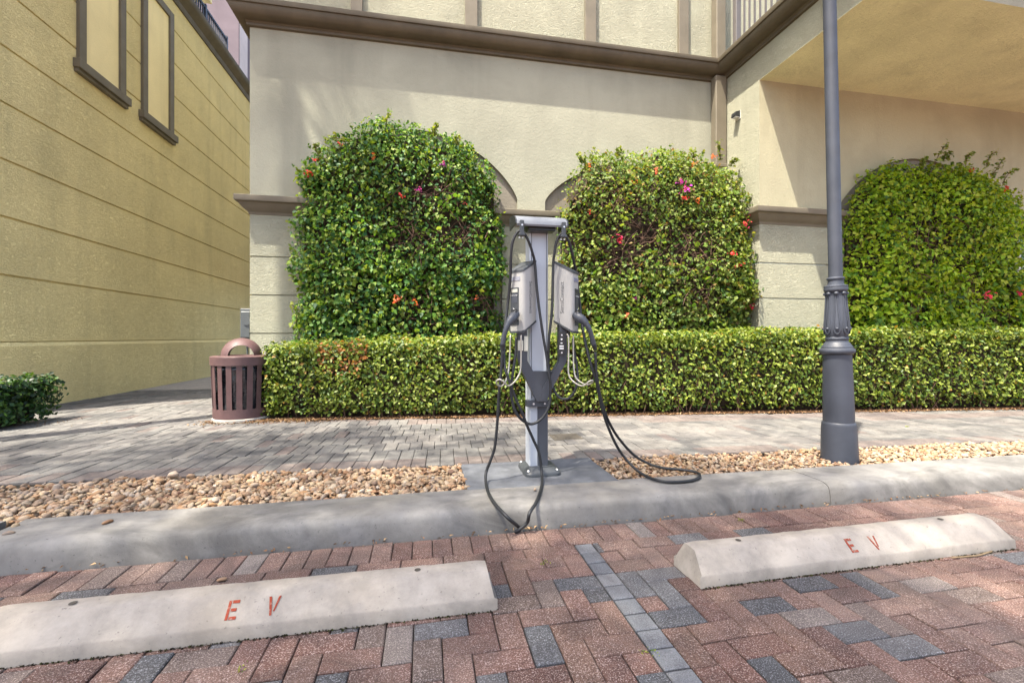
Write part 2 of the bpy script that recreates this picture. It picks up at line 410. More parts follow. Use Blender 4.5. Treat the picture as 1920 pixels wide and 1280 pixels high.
bricks = []; sx0 = .770; YT = 2.165
cells = {}
def cellX(i): return sx0+(i+.5)*G
def cellY(j): return YT-(j+.5)*G
for j in range(-1, 20):
    for i in range(-49, 71):
        k = (i-j) % 4
        if k == 0: cs_ = [(i, j), (i+1, j)]
        elif k == 3: cs_ = [(i, j), (i, j+1)]
        else: continue
        cs_ = [c for c in cs_ if c[0] != 0 and 0 <= c[1] < 20]
        if not cs_: continue
        if len(cs_) == 2 and abs(cs_[0][0]-cs_[1][0]) == 2: cs_ = cs_[:1]
        xs = [cellX(c[0]) for c in cs_]; ys = [cellY(c[1]) for c in cs_]
        bricks.append((sum(xs)/len(xs), sum(ys)/len(ys), max(xs)-min(xs)+G, max(ys)-min(ys)+G, pmat(xs[0], ys[0])))
for j in range(-1, 20): bricks.append((cellX(0), cellY(j), G, G, 'paver_strip'))
x = -4.2+G
while x < 7.9:
    if not sx0-G*1.2 < x < sx0+G*1.6: bricks.append((x, YT+G/2, 2*G, G, 'paver_red' if rnd.random() < .8 else 'paver_charcoal'))
    x += 2*G
bricks += [(sx0-G*.62, YT+G/2, G*1.2, G, 'paver_red'), (sx0+G*1.8, YT+G/2, G*1.55, G, 'paver_charcoal')]
x = -4.2
while x < 7.9:
    bricks.append((x, YT+G+.101, G, .202, 'paver_red' if rnd.random() < .9 else 'paver_tan')); x += G
lay(bricks, lot, 0, 300, 'paver_field')

# kerb, with an open joint near the left edge of the picture
def kerb(x0, x1):
    prof = [(2.485, -.04), (2.488, .0), (2.494, .05), (2.500, .088), (2.509, .108), (2.526, .121), (2.552, .128), (2.60, .131), (2.72, .131), (2.845, .128), (2.855, .05)]
    n = int((x1-x0)/.35)+1; rings = []
    for i in range(n+1):
        x = x0+(x1-x0)*i/n; dy = .012*math.sin(x*.9+.5)
        rings.append([(x, y+dy+rnd.uniform(-.0015, .0015), z+rnd.uniform(-.0015, .0015)) for y, z in prof])
    b = MB(); b.loft(rings, close=False)
    b.add(rings[0], [tuple(range(len(prof)))]); b.add(rings[-1], [tuple(range(len(prof)))])
    return tag(b.build('kerb', M['kerb'], smooth=50), kind='structure')
kerb(KX0, 2.62); kerb(2.626, 7.2); kerb(7.206, 14); kerb(-14, KX0-.09)
sidewalk = MB()
rim = [(-14, 3.53), (.3, walk_y(.3)+.0), (14, walk_y(14)), (14, 30), (-14, 30)]
sidewalk.add([(p[0], p[1]-.01, SW-.016) for p in rim], [(0, 1, 2, 3, 4)])
sidewalk = sidewalk.build('sidewalk', M['joint'], fix=False); tag(sidewalk, kind='structure')
# walk pavers: a pinkish edge course, then running bond with the long sides away from the kerb
wa = math.atan(-.04); e1 = (math.cos(wa), math.sin(wa)); e2 = (-e1[1], e1[0]); bw, bl, be = .110, .29, .215
bricks = []
def wput(s, tt, lx, ly, mk):
    x = e1[0]*s+e2[0]*tt; y = 3.47+e1[1]*s+e2[1]*tt
    if x < LX+.03 or x > 9.6: return
    if x > -1.9 and y > hedge_y(x)+.12: return
    if y > 9.5: return
    if x < -1.9 and y > 6.65 and x > -2.42: return
    bricks.append((x, y, lx, ly, mk))
s = -6.0
while s < 9.8:
    wput(s, be/2, bw, be, 'walk_pink' if rnd.random() < .8 else 'walk'); s += bw
for row in range(0, 28):
    tt = be+bl/2+row*bl; s = -6+(row % 2)*bw/2
    while s < 9.8:
        x = e1[0]*s; mk = 'walk'
        if x > -2 and abs(3.47+tt-hedge_y(x)) < .2: mk = 'walk_pink'
        elif rnd.random() < .04: mk = 'walk_pink'
        wput(s, tt, bw, bl, mk); s += bw
lay(bricks, sidewalk, SW, 300, 'paver_field', wa)
b = MB()
b.quad((LX, 9.4, SW-.003), (-2.4, 9.4, SW-.003), (-2.4, 24, SW-.003), (LX, 24, SW-.003))
tag(b.build('distant_paving', M['far_walk'], sidewalk, fix=False), kind='stuff')
b = MB(); xs = [-2.0, -1.0, 0, 2, 4, 6, 9.8]
b.add([(x, hedge_y(x)+.02, SW+.006) for x in xs]+[(x, 6.72, SW+.02) for x in xs], [(i, i+1, 8+i, 7+i) for i in range(6)])
tag(b.build('planting_bed', M['soil'], fix=False), kind='structure')
slab = MB().box((.26, 2.838, .02), (1.285, 3.415, .1315), .004).build('concrete_slab', M['slab']); tag(slab, kind='structure')

# river-stone beds either side of the slab
def ico(sub):
    import bmesh
    b = bmesh.new(); bmesh.ops.create_icosphere(b, subdivisions=sub, radius=1)
    V = np.array([v.co[:] for v in b.verts]); Fc = np.array([[v.index for v in f.verts] for f in b.faces]); b.free(); return V, Fc
IV, IF = ico(2)
pvars = []
for k in range(10):
    a = rng.normal(size=(3, 3)); ph = rng.uniform(0, 6, 3); V = IV.copy()
    d = 1+sum(.17*np.sin(V@a[i]*1.6+ph[i]) for i in range(3))
    V = V*d[:, None]*np.array([1, rng.uniform(.55, .9), rng.uniform(.42, .7)]); pvars.append(V)
def rotm(a, b, c):
    return np.array(Matrix.Rotation(a, 3, 'Z') @ Matrix.Rotation(b, 3, 'X') @ Matrix.Rotation(c, 3, 'Y'))
pmesh = [np_mesh('pebble', V, IF, M['pebble'], None, True) for V in pvars]
def gravel(x0, x1, y0f, y1f, n, smin, smax, singles, label):
    bed = MB().add([(x0, 2.85, .075), (x1, 2.85, .075), (x1, y1f(x1)-.005, .075), (x0, y1f(x0)-.005, .075)], [(0, 1, 2, 3)]).build('gravel_bed', M['soil'], fix=False)
    tag(bed, kind='structure')
    items = []
    for i in range(n):
        x = rnd.uniform(x0, x1); y = rnd.uniform(y0f(x), y1f(x)-.015); s = smin+(smax-smin)*rnd.random()**1.7
        edge = min(1, (y-y0f(x))/.08); lay_ = rnd.random()
        z = .088+.038*lay_+.006*math.sin(x*5+y*7)+(edge-1)*.012
        if math.hypot(x-3.3, y-3.06) < .15: continue
        items.append((x, y, z, s, rnd.randrange(10), rnd.uniform(0, 6.3), rnd.gauss(0, .35), rnd.gauss(0, .35)))
    def score(it):
        px, py, d = proj(it[:3]); return (it[3]/d)*(1+8*max(0, it[2]-.11)) if 0 < px < 1920 else 0
    items.sort(key=lambda it: -score(it))
    for it in items[:singles]:
        o = link('pebble', pmesh[it[4]], bed, it[:3], (it[6], it[7], it[5])); o.scale = (it[3],)*3
    Vs = []; Fs = []; off = 0
    for it in items[singles:]:
        V = (pvars[it[4]]*it[3])@rotm(it[5], it[6], it[7]).T+np.array(it[:3]); Vs.append(V); Fs.append(IF+off); off += len(V)
    o = link('pebble_field', np_mesh('pebble_field', np.concatenate(Vs), np.concatenate(Fs), M['pebble'], None, True), bed); tag(o, kind='stuff')
gravel(-4.6, .262, lambda x: 2.85+.02*math.sin(x*4), lambda x: walk_y(x) if x > -2.2 else 3.54, 9500, .010, .030, 300, '')
gravel(1.285, 8.5, lambda x: 2.85+.015*math.sin(x*5), walk_y, 11000, .009, .024, 300, '')
for px, py, z, s, lb in ((18, 998, .135, .022, 'small tan pebble lying loose on the kerb at the far left end'), (28, 985, .133, .017, 'tiny pale pebble behind another loose pebble at the kerb left end'),
                    (203, 978, .136, .027, 'grey brown pebble stranded on the kerb edge below the left gravel'), (349, 1036, .012, .019, 'orange pebble on the bricks against the kerb foot'),
                    (417, 1086, .012, .022, 'round pinkish pebble on the bricks behind the left wheel stop'), (1003, 917, .14, .018, 'white pebble on the concrete in front of the charger base'),
                    (326, 888, .16, .035, 'large brown stone resting on top of the left gravel near the walk')):
    o = link('pebble', pmesh[rnd.randrange(10)], None, on(px, py, z)); o.scale = (s,)*3; o.rotation_euler = (0, 0, rnd.uniform(0, 6)); tag(o, lb, 'pebble')
# drain cover set in the walk
t0 = thing('drain_cover', (1.35, 4.21, SW), 'square dark iron access cover set flush in the pale walkway pavers', 'drain cover')
MB().box((1.205, 4.085, SW-.03), (1.495, 4.335, SW+.0035), .002).build('frame', M['iron'], t0)
b = MB(); b.box((1.225, 4.105, SW), (1.475, 4.315, SW+.0065), .002); b.build('plate', M['iron'], t0)
for i in range(4): MB().box((1.24, 4.12+i*.048, SW+.004), (1.46, 4.145+i*.048, SW+.010), .001).build('ridge', M['iron'], t0)

# ------------------------------------------------------------------ main building
bld = thing('main_building', (-2.38, FY, 0), 'cream stucco building with taupe cornice, arched niches and a projecting right wing', 'building')
BX0 = -2.38; WX = 4.88
def archz(x, a):
    xl, xr, spring, rise = a; t_ = abs((x-(xl+xr)/2)/((xr-xl)/2))
    return spring+rise*max(0, 1-t_*t_)**.75
def arch_wall(Y, x0, x1, z0, z1, arches, mat, name):
    xs = {x0, x1}
    for a in arches:
        for k in range(41): xs.add(a[0]+(a[1]-a[0])*(.5-.5*math.cos(math.pi*k/40)))
    xs = sorted(xs); b = MB()
    for p, q in zip(xs, xs[1:]):
        m_ = (p+q)/2; zp = zq = z0
        for a in arches:
            if a[0] < m_ < a[1]: zp, zq = archz(p, a), archz(q, a)
        b.quad((p, Y, zp), (q, Y, zq), (q, Y, z1), (p, Y, z1))
        if zp > z0 or zq > z0:
            b.quad((p, Y, zp), (q, Y, zq), (q, Y+.05, zq), (p, Y+.05, zp))
    for a in arches:
        for xx in (a[0], a[1]): b.quad((xx, Y, z0), (xx, Y+.05, z0), (xx, Y+.05, a[2]), (xx, Y, a[2]))
    return b.build(name, mat, bld)
A1, A2, A3 = (-1.70, 1.375, 3.2, .95), (1.813, 4.6, 3.2, .66), (6.22, 9.5, 2.98, 1.0)
arch_wall(FY, BX0, WX, 3.0, 5.5, [A1, A2], M['facade'], 'upper_facade')
arch_wall(WY, WX, 12, 3.0, 4.93, [A3], M['wing'], 'wing_facade')
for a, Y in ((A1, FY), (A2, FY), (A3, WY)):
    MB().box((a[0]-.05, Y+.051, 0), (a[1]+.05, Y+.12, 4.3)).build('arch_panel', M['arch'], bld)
MB().quad((BX0, FY, 3.0), (BX0, 20, 3.0), (BX0, 20, 5.5), (BX0, FY, 5.5)).build('side_wall', M['facade'], bld)
# wing side: dragged stucco above the sill, smooth strip by the corner
MB().quad((WX, FY, 3.0), (WX, WY, 3.0), (WX, WY, 4.93), (WX, FY, 4.93)).build('wing_return_wall', M['facade_wave'], bld)
MB().quad((WX, FY, 4.93), (WX, 3.97, 4.93), (WX, 3.97, 5.5), (WX, FY, 5.5)).build('wing_beam_face', M['facade_rough'], bld)
MB().quad((WX, WY, 4.93), (14, WY, 4.93), (14, 3.97, 4.93), (WX, 3.97, 4.93)).build('soffit', M['soffit'], bld)
MB().quad((WX, 3.97, 4.93), (14, 3.97, 4.93), (14, 3.97, 5.5), (WX, 3.97, 5.5)).build('balcony_fascia', M['facade'], bld)
MB().quad((WX, 3.97, 5.5), (14, 3.97, 5.5), (14, FY, 5.5), (WX, FY, 5.5)).build('balcony_floor', M['slab'], bld)
# stucco courses below the sills, separated by recessed score lines
def bands(pts, mat):      # pts: plan polyline (outer face); each course is one part
    zs = [0, .62, 1.15, 1.68, 2.21, 2.80]
    P = [Vector((p[0], p[1], 0)) for p in pts]
    for z0, z1 in zip(zs, zs[1:]):
        b = MB(); e = .008; rec = .02
        def off(d):
            out = []
            for i, p in enumerate(P):
                ns = []
                for q, r in ((i-1, i), (i, i+1)):
                    if q >= 0 and r < len(P):
                        t_ = (P[r]-P[q]).normalized(); ns.append(Vector((t_.y, -t_.x, 0)))
                n_ = sum(ns, Vector((0, 0, 0)))
                if len(ns) == 2: n_ = n_/(1+ns[0].dot(ns[1]))
                out.append(p+n_*d)
            return out
        o0, o1 = off(0), off(-rec)
        rings = [[p+Vector((0, 0, z0+.001)) for p in o1], [p+Vector((0, 0, z0+e-.002)) for p in o1], [p+Vector((0, 0, z0+e+.004)) for p in o0],
                 [p+Vector((0, 0, z1-.009)) for p in o0], [p+Vector((0, 0, z1-.003)) for p in o1], [p+Vector((0, 0, z1)) for p in o1]]
        b.loft(rings, close=False); b.build('stucco_band', mat, bld)
bands([(BX0, 12), (BX0, FY), (A1[0]+.235, FY), (A1[0]+.235, FY+.16)], M['facade_rough'])
bands([(A1[1]-.235, FY+.16), (A1[1]-.235, FY), (A2[0]+.26, FY), (A2[0]+.26, FY+.16)], M['facade_rough'])
bands([(A2[1], FY+.16), (A2[1], FY), (WX, FY), (WX, WY), (A3[0]+.16, WY), (A3[0]+.16, WY+.16)], M['facade_rough'])
bands([(A3[1], WY+.16), (A3[1], WY), (9.93, WY), (9.93, WY+.12)], M['facade_rough'])
bands([(11.3, WY+.12), (11.3, WY), (14, WY)], M['facade_rough'])
def moulding(pts, prof, name, mat, smooth=40):   # prof: (outward offset, z), swept along the plan polyline with mitres
    P = [Vector((p[0], p[1], 0)) for p in pts]; rings = []
    for i, p in enumerate(P):
        ns = []
        for q, r in ((i-1, i), (i, i+1)):
            if q >= 0 and r < len(P):
                t_ = (P[r]-P[q]).normalized(); ns.append(Vector((t_.y, -t_.x, 0)))
        n_ = sum(ns, Vector((0, 0, 0)))
        if len(ns) == 2: n_ = n_/(1+ns[0].dot(ns[1]))
        rings.append([p+n_*o+Vector((0, 0, z)) for o, z in prof])
    b = MB(); b.loft(rings, close=False)
    k = len(prof); b.add(rings[0], [tuple(range(k))]); b.add(rings[-1], [tuple(range(k))])
    return b.build(name, mat, bld, smooth)
sill = [(-.04, 2.79), (.012, 2.79), (.014, 2.812), (.03, 2.83), (.055, 2.85), (.09, 2.89), (.115, 2.925), (.12, 2.93), (.145, 2.94), (.15, 2.955), (.15, 3.015), (.14, 3.022), (-.04, 3.03)]
moulding([(BX0, 12), (BX0, FY), (A1[0]+.24, FY), (A1[0]+.24, FY+.15)], sill, 'sill', M['taupe'])
moulding([(A1[1]-.24, FY+.15), (A1[1]-.24, FY), (A2[0]+.265, FY), (A2[0]+.265, FY+.15)], sill, 'sill', M['taupe'])
moulding([(A2[1], FY+.15), (A2[1], FY), (WX, FY), (WX, WY), (A3[0]+.165, WY), (A3[0]+.165, WY+.15)], sill, 'sill', M['taupe'])
moulding([(A3[1], WY+.15), (A3[1], WY), (14, WY)], sill, 'sill', M['taupe'])
cor = [(-.05, 5.36), (.02, 5.36), (.035, 5.37), (.035, 5.40), (.03, 5.405), (.05, 5.425)]
cor += [(.05+.12*math.sin(k/8*math.pi/2), 5.425+.13*(1-math.cos(k/8*math.pi/2))) for k in range(1, 9)]
cor += [(.185, 5.557), (.187, 5.562), (.187, 5.625), (-.05, 5.64)]
cor = [(o*1.21 if o > .06 else o, z) for o, z in cor]
moulding([(BX0, 20), (BX0, FY), (WX, FY), (WX, 3.90), (14, 3.90)], cor, 'cornice', M['taupe_dark'])
# upper storey
MB().quad((BX0, FY+.03, 5.5), (14, FY+.03, 5.5), (14, FY+.03, 10), (BX0, FY+.03, 10)).build('upper_wall', M['facade_rough'], bld)
MB().quad((BX0, FY+.03, 5.5), (BX0, 20, 5.5), (BX0, 20, 10), (BX0, FY+.03, 10)).build('side_wall', M['facade'], bld)
MB().quad((BX0, FY+.03, 10), (14, FY+.03, 10), (14, 20, 10), (BX0, 20, 10)).build('roof', M['slab'], bld)
for x0, x1 in ((658, 680), (872, 895), (1097, 1117), (1272, 1290), (1340, 1352)):
    MB().box((XatY(x0, FY), FY-.025, 5.6), (XatY(x1, FY), FY+.05, 10), .004).build('trim_board', M['taupe'], bld)
ds = MB(); ds.box((4.665, FY-.16, .1), (4.865, FY-.02, 5.40), .012); ds.build('downspout', M['taupe'], bld)
for z in (1.6, 3.9): MB().box((4.655, FY-.166, z), (4.872, FY-.012, z+.05), .004).build('strap', M['taupe'], bld)
MB().box((4.70, FY-.13, 5.62), (4.87, FY+.02, 10), .01).build('downspout', M['taupe'], bld)
# balcony railing on the wing
rl = MB()
for z in (5.72, 6.62): rl.box((WX+.01, 4.0, z), (WX+.05, 6.35, z+.04), .004)
rl = rl.build('balcony_railing', M['rail'], bld)
MB().box((WX-.005, 6.33, 5.6), (WX+.085, 6.42, 6.75), .006).build('post', M['rail'], rl)
bar = MB().box((-.011, -.011, 0), (.011, .011, .88)).mesh('bar', M['rail'])
for i in range(20): link('bar', bar, rl, (WX+.03, 4.06+i*.112, 5.75))
# white framed window beyond the third bush
wf = MB()
for x0, x1, z0, z1 in ((9.93, 10.0, .9, 2.7), (11.24, 11.3, .9, 2.7), (10.0, 11.24, .9, .97), (10.0, 11.24, 2.63, 2.7)): wf.box((x0, WY+.02, z0), (x1, WY+.11, z1), .003)
wf = wf.build('window', M['frame'], bld)
MB().box((10.0, WY+.07, .97), (11.24, WY+.08, 2.63)).build('pane', M['glass'], wf)
for z in (1.3, 1.63, 1.96, 2.3): MB().box((10.0, WY+.04, z), (11.24, WY+.066, z+.022)).build('muntin', M['frame'], wf)
for x in (10.3, 10.62, 10.93): MB().box((x, WY+.042, .97), (x+.022, WY+.068, 2.63)).build('muntin', M['frame'], wf)
# things fixed to the walls
p = at(1380, 214, 6.25); p = (WX, 6.28, p[2])
t0 = thing('wall_light', p, 'small black wall light on the sunlit wing wall beside the downspout', 'wall light')
x, y, z = p
MB().box((x-.012, y-.05, z-.07), (x+.0, y+.05, z+.06), .003).build('backplate', M['frame'], t0)
MB().prism([(x-.012, y-.05, z+.055), (x-.09, y-.05, z+.03), (x-.10, y-.05, z-.03), (x-.012, y-.05, z-.045)], (0, .1, 0)).build('hood', M['black'], t0)
MB().box((x-.085, y-.04, z-.052), (x-.014, y+.04, z-.036)).build('lens', M['frame'], t0)
t0 = thing('electric_meter', (BX0, 6.98, .9), 'grey electric meter box on the alley wall behind the litter bin', 'meter')
MB().box((BX0-.16, 6.80, 1.02), (BX0-.002, 7.14, 1.5), .008).build('enclosure', M['meter'], t0)
MB().box((BX0-.15, 6.772, 1.09), (BX0-.02, 6.80, 1.46), .012).build('cover', M['meter'], t0)
MB().tube([(BX0-.06, 6.762, 1.32), (BX0-.06, 6.79, 1.32)], .055, 16).build('dial', M['meter'], t0)
for k in range(3): MB().tube([(BX0-.12+.045*k, 6.95, SW), (BX0-.12+.045*k, 6.95, 1.03)], .014, 8).build('conduit', M['meter'], t0, 50)

# ------------------------------------------------------------------ yellow building on the left, and what shows above it
yb = thing('yellow_building', (LX, 6.75, 0), 'yellow stucco building side wall with horizontal score lines and brown window frames', 'building')
zs = [0, 1.03, 1.90, 2.65, 3.385, 4.115, 4.84, 5.57, 6.29, 7.0, 7.71, 8.36]; YB0, YB1 = 6.58, 20
for i, (z0, z1) in enumerate(zip(zs, zs[1:])):
    o = .05 if i == 0 else 0; g_ = .015
    prof = [(-.03, z0), (-.03, z0+g_*.6), (o, z0+g_), (o, z1-(.05 if i == 0 else g_)), (-.03 if i else 0, z1-g_*.6 if i else z1), (-.03, z1)]
    b = MB(); b.loft([[(LX+a, YB0, z) for a, z in prof], [(LX+a, YB1, z) for a, z in prof]], close=False)
    b.loft([[(LX+a, YB0, z) for a, z in prof], [(LX+a-5, YB0, z) for a, z in prof]], close=False)
    b.build('stucco_band', M['yellow'], yb)
MB().quad((LX-5, YB0, 8.36), (LX-.03, YB0, 8.36), (LX-.03, YB1, 8.36), (LX-5, YB1, 8.36)).build('roof', M['slab'], yb)
prof = [(0, 8.30), (.03, 8.30), (.05, 8.36), (.05, 8.41), (.07, 8.43), (.11, 8.47), (.17, 8.53), (.20, 8.57), (.20, 8.66), (0, 8.68)]
b = MB(); b.loft([[(LX+a, YB0-.1, z) for a, z in prof], [(LX+a, YB1, z) for a, z in prof]], close=False); b.add([(LX+a, YB0-.1, z) for a, z in prof], [tuple(range(len(prof)))])
b.build('cornice', M['taupe_dark'], yb, 40)
for y0, y1 in ((8.07, 9.17), (9.66, 10.72)):
    fr = MB(); z0, z1 = 5.40, 7.98; bw_ = .15
    fr.box((LX-.01, y0, z0), (LX+.05, y0+bw_, z1), .006); fr.box((LX-.01, y1-bw_, z0), (LX+.05, y1, z1), .006)
    fr.box((LX-.01, y0+bw_, z1-bw_), (LX+.05, y1-bw_, z1), .006)
    fr = fr.build('window', M['taupe'], yb)
    MB().box((LX-.01, y0+bw_, z0), (LX+.012, y1-bw_, z1-bw_)).build('blank_panel', M['yellow_fine'], fr)
    s_ = MB(); s_.box((LX-.01, y0-.07, z0-.14), (LX+.10, y1+.06, z0-.001), .006); s_.box((LX-.01, y0-.05, z0-.20), (LX+.06, y1+.04, z0-.141), .006); s_.build('sill', M['taupe'], fr)
rl = MB()
for z in (8.74, 9.30): rl.box((LX-.12, 11.3, z), (LX-.07, 13.6, z+.05))
rl = rl.build('balcony_railing', M['rail_dark'], yb)
for y in (11.3, 12.35, 13.55): MB().box((LX-.13, y, 8.6), (LX-.06, y+.07, 9.40)).build('post', M['rail_dark'], rl)
bar = MB().box((-.014, -.014, 0), (.014, .014, .60)).mesh('bar', M['rail_dark'])
for i in range(20): link('bar', bar, rl, (LX-.095, 11.4+i*.11, 8.73))
MB().box((LX-.5, 6.75, 9.50), (LX+.02, 12.5, 9.80), .01).build('awning_beam', M['yellow_fine'], yb)
MB().box((LX-.45, 6.75, 9.37), (LX-.2, 12.1, 9.495), .01).build('awning_soffit', M['taupe_dark'], yb)
pk = thing('pink_building', (-8, 17, 0), 'pink stucco building rising beyond the yellow wall balcony', 'building')
MB().box((-11, 17, 0), (-6.39, 24, 17)).build('wall', M['pink'], pk)
MB().box((-6.389, 17.05, 0), (-6.37, 17.72, 17)).build('corner_pilaster', M['pale'], pk)
MB().box((-11.1, 16.8, 17), (-6.2, 24.2, 17.3)).build('roof', M['taupe_dark'], pk)

# ------------------------------------------------------------------ wheel stops with stencilled letters
def text_mesh(s, size, mat, ext=.0004):
    cu = bpy.data.curves.new('lettering', 'FONT'); cu.body = s; cu.size = size; cu.extrude = ext; cu.offset = -size*.012; cu.align_x = 'CENTER'; cu.align_y = 'CENTER'
    o = bpy.data.objects.new('lettering', cu); C.objects.link(o)
    dg = bpy.context.evaluated_depsgraph_get(); me = bpy.data.meshes.new_from_object(o.evaluated_get(dg))
    bpy.data.objects.remove(o); me.materials.clear(); me.materials.append(mat); return me
def frame_obj(name, me, parent, org, ex, ez):     # place a flat mesh with its x along ex and its y along ez
    ex = Vector(ex).normalized(); ez = Vector(ez).normalized(); n_ = ex.cross(ez)
    o = link(name, me, parent, org); o.rotation_euler = Matrix((ex, ez, n_)).transposed().to_euler(); return o
LET = {'E': [[(-.021, -.038), (-.010, -.038), (-.010, .038), (-.021, .038)], [(-.006, .026), (.022, .026), (.022, .038), (-.006, .038)],
             [(-.006, -.006), (.016, -.006), (.016, .006), (-.006, .006)], [(-.006, -.038), (.022, -.038), (.022, -.026), (-.006, -.026)]],
       'V': [[(-.024, .038), (-.013, .038), (.001, -.038), (-.008, -.038)], [(.016, .038), (.026, .038), (.009, -.022), (.003, -.022)]]}
stop_prof = [(1.762, 0), (1.764, .048), (1.77, .055), (1.845, .124), (1.857, .13), (1.922, .13), (1.932, .124), (1.968, .055), (1.972, .048), (1.974, 0)]
def wheel_stop(x0, dy, label, yaw):
    L = 1.83; xc = x0+L/2; L = 1.775; t_ = thing('wheel_stop', (xc, 1.868+dy, 0), label, 'wheel stop', 'wheel stops in the parking bays')
    n = 46; rings = []
    for i in range(n+1):
        s_ = i/n; x = -L/2+L*s_
        sh = 0
        if i in (0, n): sh = .012
        r = []
        for y, z in stop_prof:
            j = .0016
            r.append((x+(-1 if i == 0 else 1 if i == n else 0)*(0 if sh == 0 else (.0+.03*(1-z/.13) if z > .05 else .03)), y-1.868+rnd.uniform(-j, j), max(0, z-(.004 if sh else 0)+(rnd.uniform(-j, j) if z > .01 else 0))))
        rings.append(r)
    b = MB(); b.loft(rings, close=False); k = len(stop_prof)
    b.add(rings[0], [tuple(range(k))]); b.add(rings[-1], [tuple(range(k))])
    o = link('block', b.mesh('block', M['stop'], 50), None); o.parent = t_
    ez = Vector((0, .075, .069)).normalized(); c = Vector((0, 1.8075-1.868, .0895))
    for ch, dx in (('E', -.07), ('V', .07)):
        b = MB()
        for q in LET[ch]: b.prism([Vector((px_, py_, 0)) for px_, py_ in [(a_*.86, b_*.86) for a_, b_ in q]], (0, 0, .0012))
        lo = link('letter', b.mesh('letter', M['red_paint']), None); lo.parent = t_
        lo.location = c+Vector((dx, 0, 0))+Vector((0, -.69, .73))*.0012
        lo.rotation_euler = Matrix((Vector((1, 0, 0)), ez, Vector((1, 0, 0)).cross(ez))).transposed().to_euler()
    for dx in (-.63, .60):
        h = MB().lathe([(.013, .1315), (.013, .1322), (.009, .1322), (.004, .1325)], (dx, .02, 0), 12); o = link('pin', h.mesh('pin', M['iron']), None); o.parent = t_
    t_.rotation_euler = (0, 0, yaw); return t_
wheel_stop(-1.55, .012, 'cream concrete wheel stop lettered EV, cut off by the left picture edge', .0)
wheel_stop(1.18, .008, 'cream concrete wheel stop lettered EV in the right bay beyond the grey block strip', .012)

# ------------------------------------------------------------------ charging station
cst = thing('charging_station', (.795, 3.17, .13), 'silver twin vehicle charging pedestal with two white units on a dark V bracket', 'charging station')
Z0 = .131
post = MB().box((.725, 3.10, Z0+.03), (.862, 3.24, 1.93), .008).build('post', M['silver'], cst)
for x in (.737, .847): MB().box((x, 3.096, .66), (x+.003, 3.101, 1.9)).build('groove', M['dark'], post)
MB().box((.782, 3.092, Z0+.03), (.858, 3.104, .64), .003).build('channel_cover', M['slate'], post)
bp = MB(); rings = []
for zz, ins in ((Z0, 0), (Z0+.018, 0), (Z0+.032, .008), (Z0+.05, .035)):
    rr = .045; x0, x1, y0, y1 = .675+ins, .935-ins, 2.995+ins, 3.30-ins; ring = []
    for cx_, cy_, a0 in ((x1-rr, y1-rr, 0), (x0+rr, y1-rr, 90), (x0+rr, y0+rr, 180), (x1-rr, y0+rr, 270)):
        for k in range(5): a = R(a0+k*22.5); ring.append((cx_+rr*math.cos(a), cy_+rr*math.sin(a), zz))
    rings.append(ring)
bp = bp.loft(rings).build('base_plate', M['dark'], cst, 30)
for x, y in ((.70, 3.03), (.905, 3.03), (.70, 3.27), (.905, 3.27)): MB().lathe([(.011, .02), (.011, .036), (.006, .042), (.002, .043)], (x, y, Z0), 8).build('bolt', M['steel'], bp)
# curved hood
arc = []
for k in range(9):
    a = k/8*math.pi*.5; arc.append((3.19-.215*math.sin(a)**1.0, 1.884+.082*math.cos(a)))
arc = [(3.205, 1.966)]+arc+[(2.972, 1.874)]
inn = [(y+.006, z-.012) for y, z in arc][::-1]
hood = MB().loft([[(x, y, z) for y, z in arc+inn] for x in (.607, .965)]).build('hood', M['hood'], cst, 40)
for x in (.598, .966):
    MB().prism([(x, y, z+.001) for y, z in arc]+[(x, 3.2, 1.874)], (.008, 0, 0)).build('end_cap', M['black'], hood)
MB().box((.695, 3.01, 1.842), (.892, 3.105, 1.874), .004).build('light_bar', M['black'], cst)
MB().box((.705, 3.104, 1.875), (.885, 3.20, 1.93)).build('hood_bracket', M['slate'], cst)
HK = []
for px in (977, 1055):
    x = XatY(px, 2.985); hk = MB(); hk.box((x-.015, 2.952, 1.795), (x+.015, 2.970, 1.895), .004); hk.box((x-.022, 2.950, 1.788), (x+.022, 3.005, 1.806), .004)
    hk = hk.build('cable_hook', M['dark'], cst); MB().lathe([(.005, 0), (.005, .004)], (0, 0, 0), 8)
    MB().tube([(x, 2.953, 1.86), (x, 2.948, 1.86)], .006, 8).build('screw', M['steel'], hk)
    for dx in (-.011, .011): MB().tube([(x+dx, 2.985, 1.792), (x+dx, 2.985, 1.776)], .007, 8).build('nut', M['steel'], hk)
    HK.append(x)
# dark V bracket
def pxprism(pts, Y, d, name, mat, parent=cst, **k):
    return MB().prism([at(x, y, Y) for x, y in pts], (0, d, 0)).build(name, mat, parent, **k)
pxprism([(971, 596), (988, 596), (989, 676), (1018, 729), (1024, 752), (1007, 752), (978, 692), (971, 668)], 3.035, .055, 'bracket_arm', M['slate'])
pxprism([(1049, 596), (1063, 596), (1063, 676), (1029, 741), (1026, 752), (1013, 752), (1018, 727), (1049, 678)], 3.033, .055, 'bracket_arm', M['slate'])
pxprism([(996, 696), (1040, 696), (1022, 742), (1014, 742)], 3.052, .045, 'bracket_plate', M['slate'])
b = MB(); zc = at(1010, 757, 3.05)[2]
ring = [(.700, 3.13), (.700, 3.075), (.715, 3.060), (.855, 3.060), (.872, 3.075), (.872, 3.13)]
b.loft([[(x, y, zc-.022) for x, y in ring], [(x, y, zc+.022) for x, y in ring]], close=True).build('collar', M['slate'], cst)
for x in (.745, .825): MB().tube([(x, 3.061, zc), (x, 3.055, zc)], .007, 8).build('screw', M['steel'], cst)
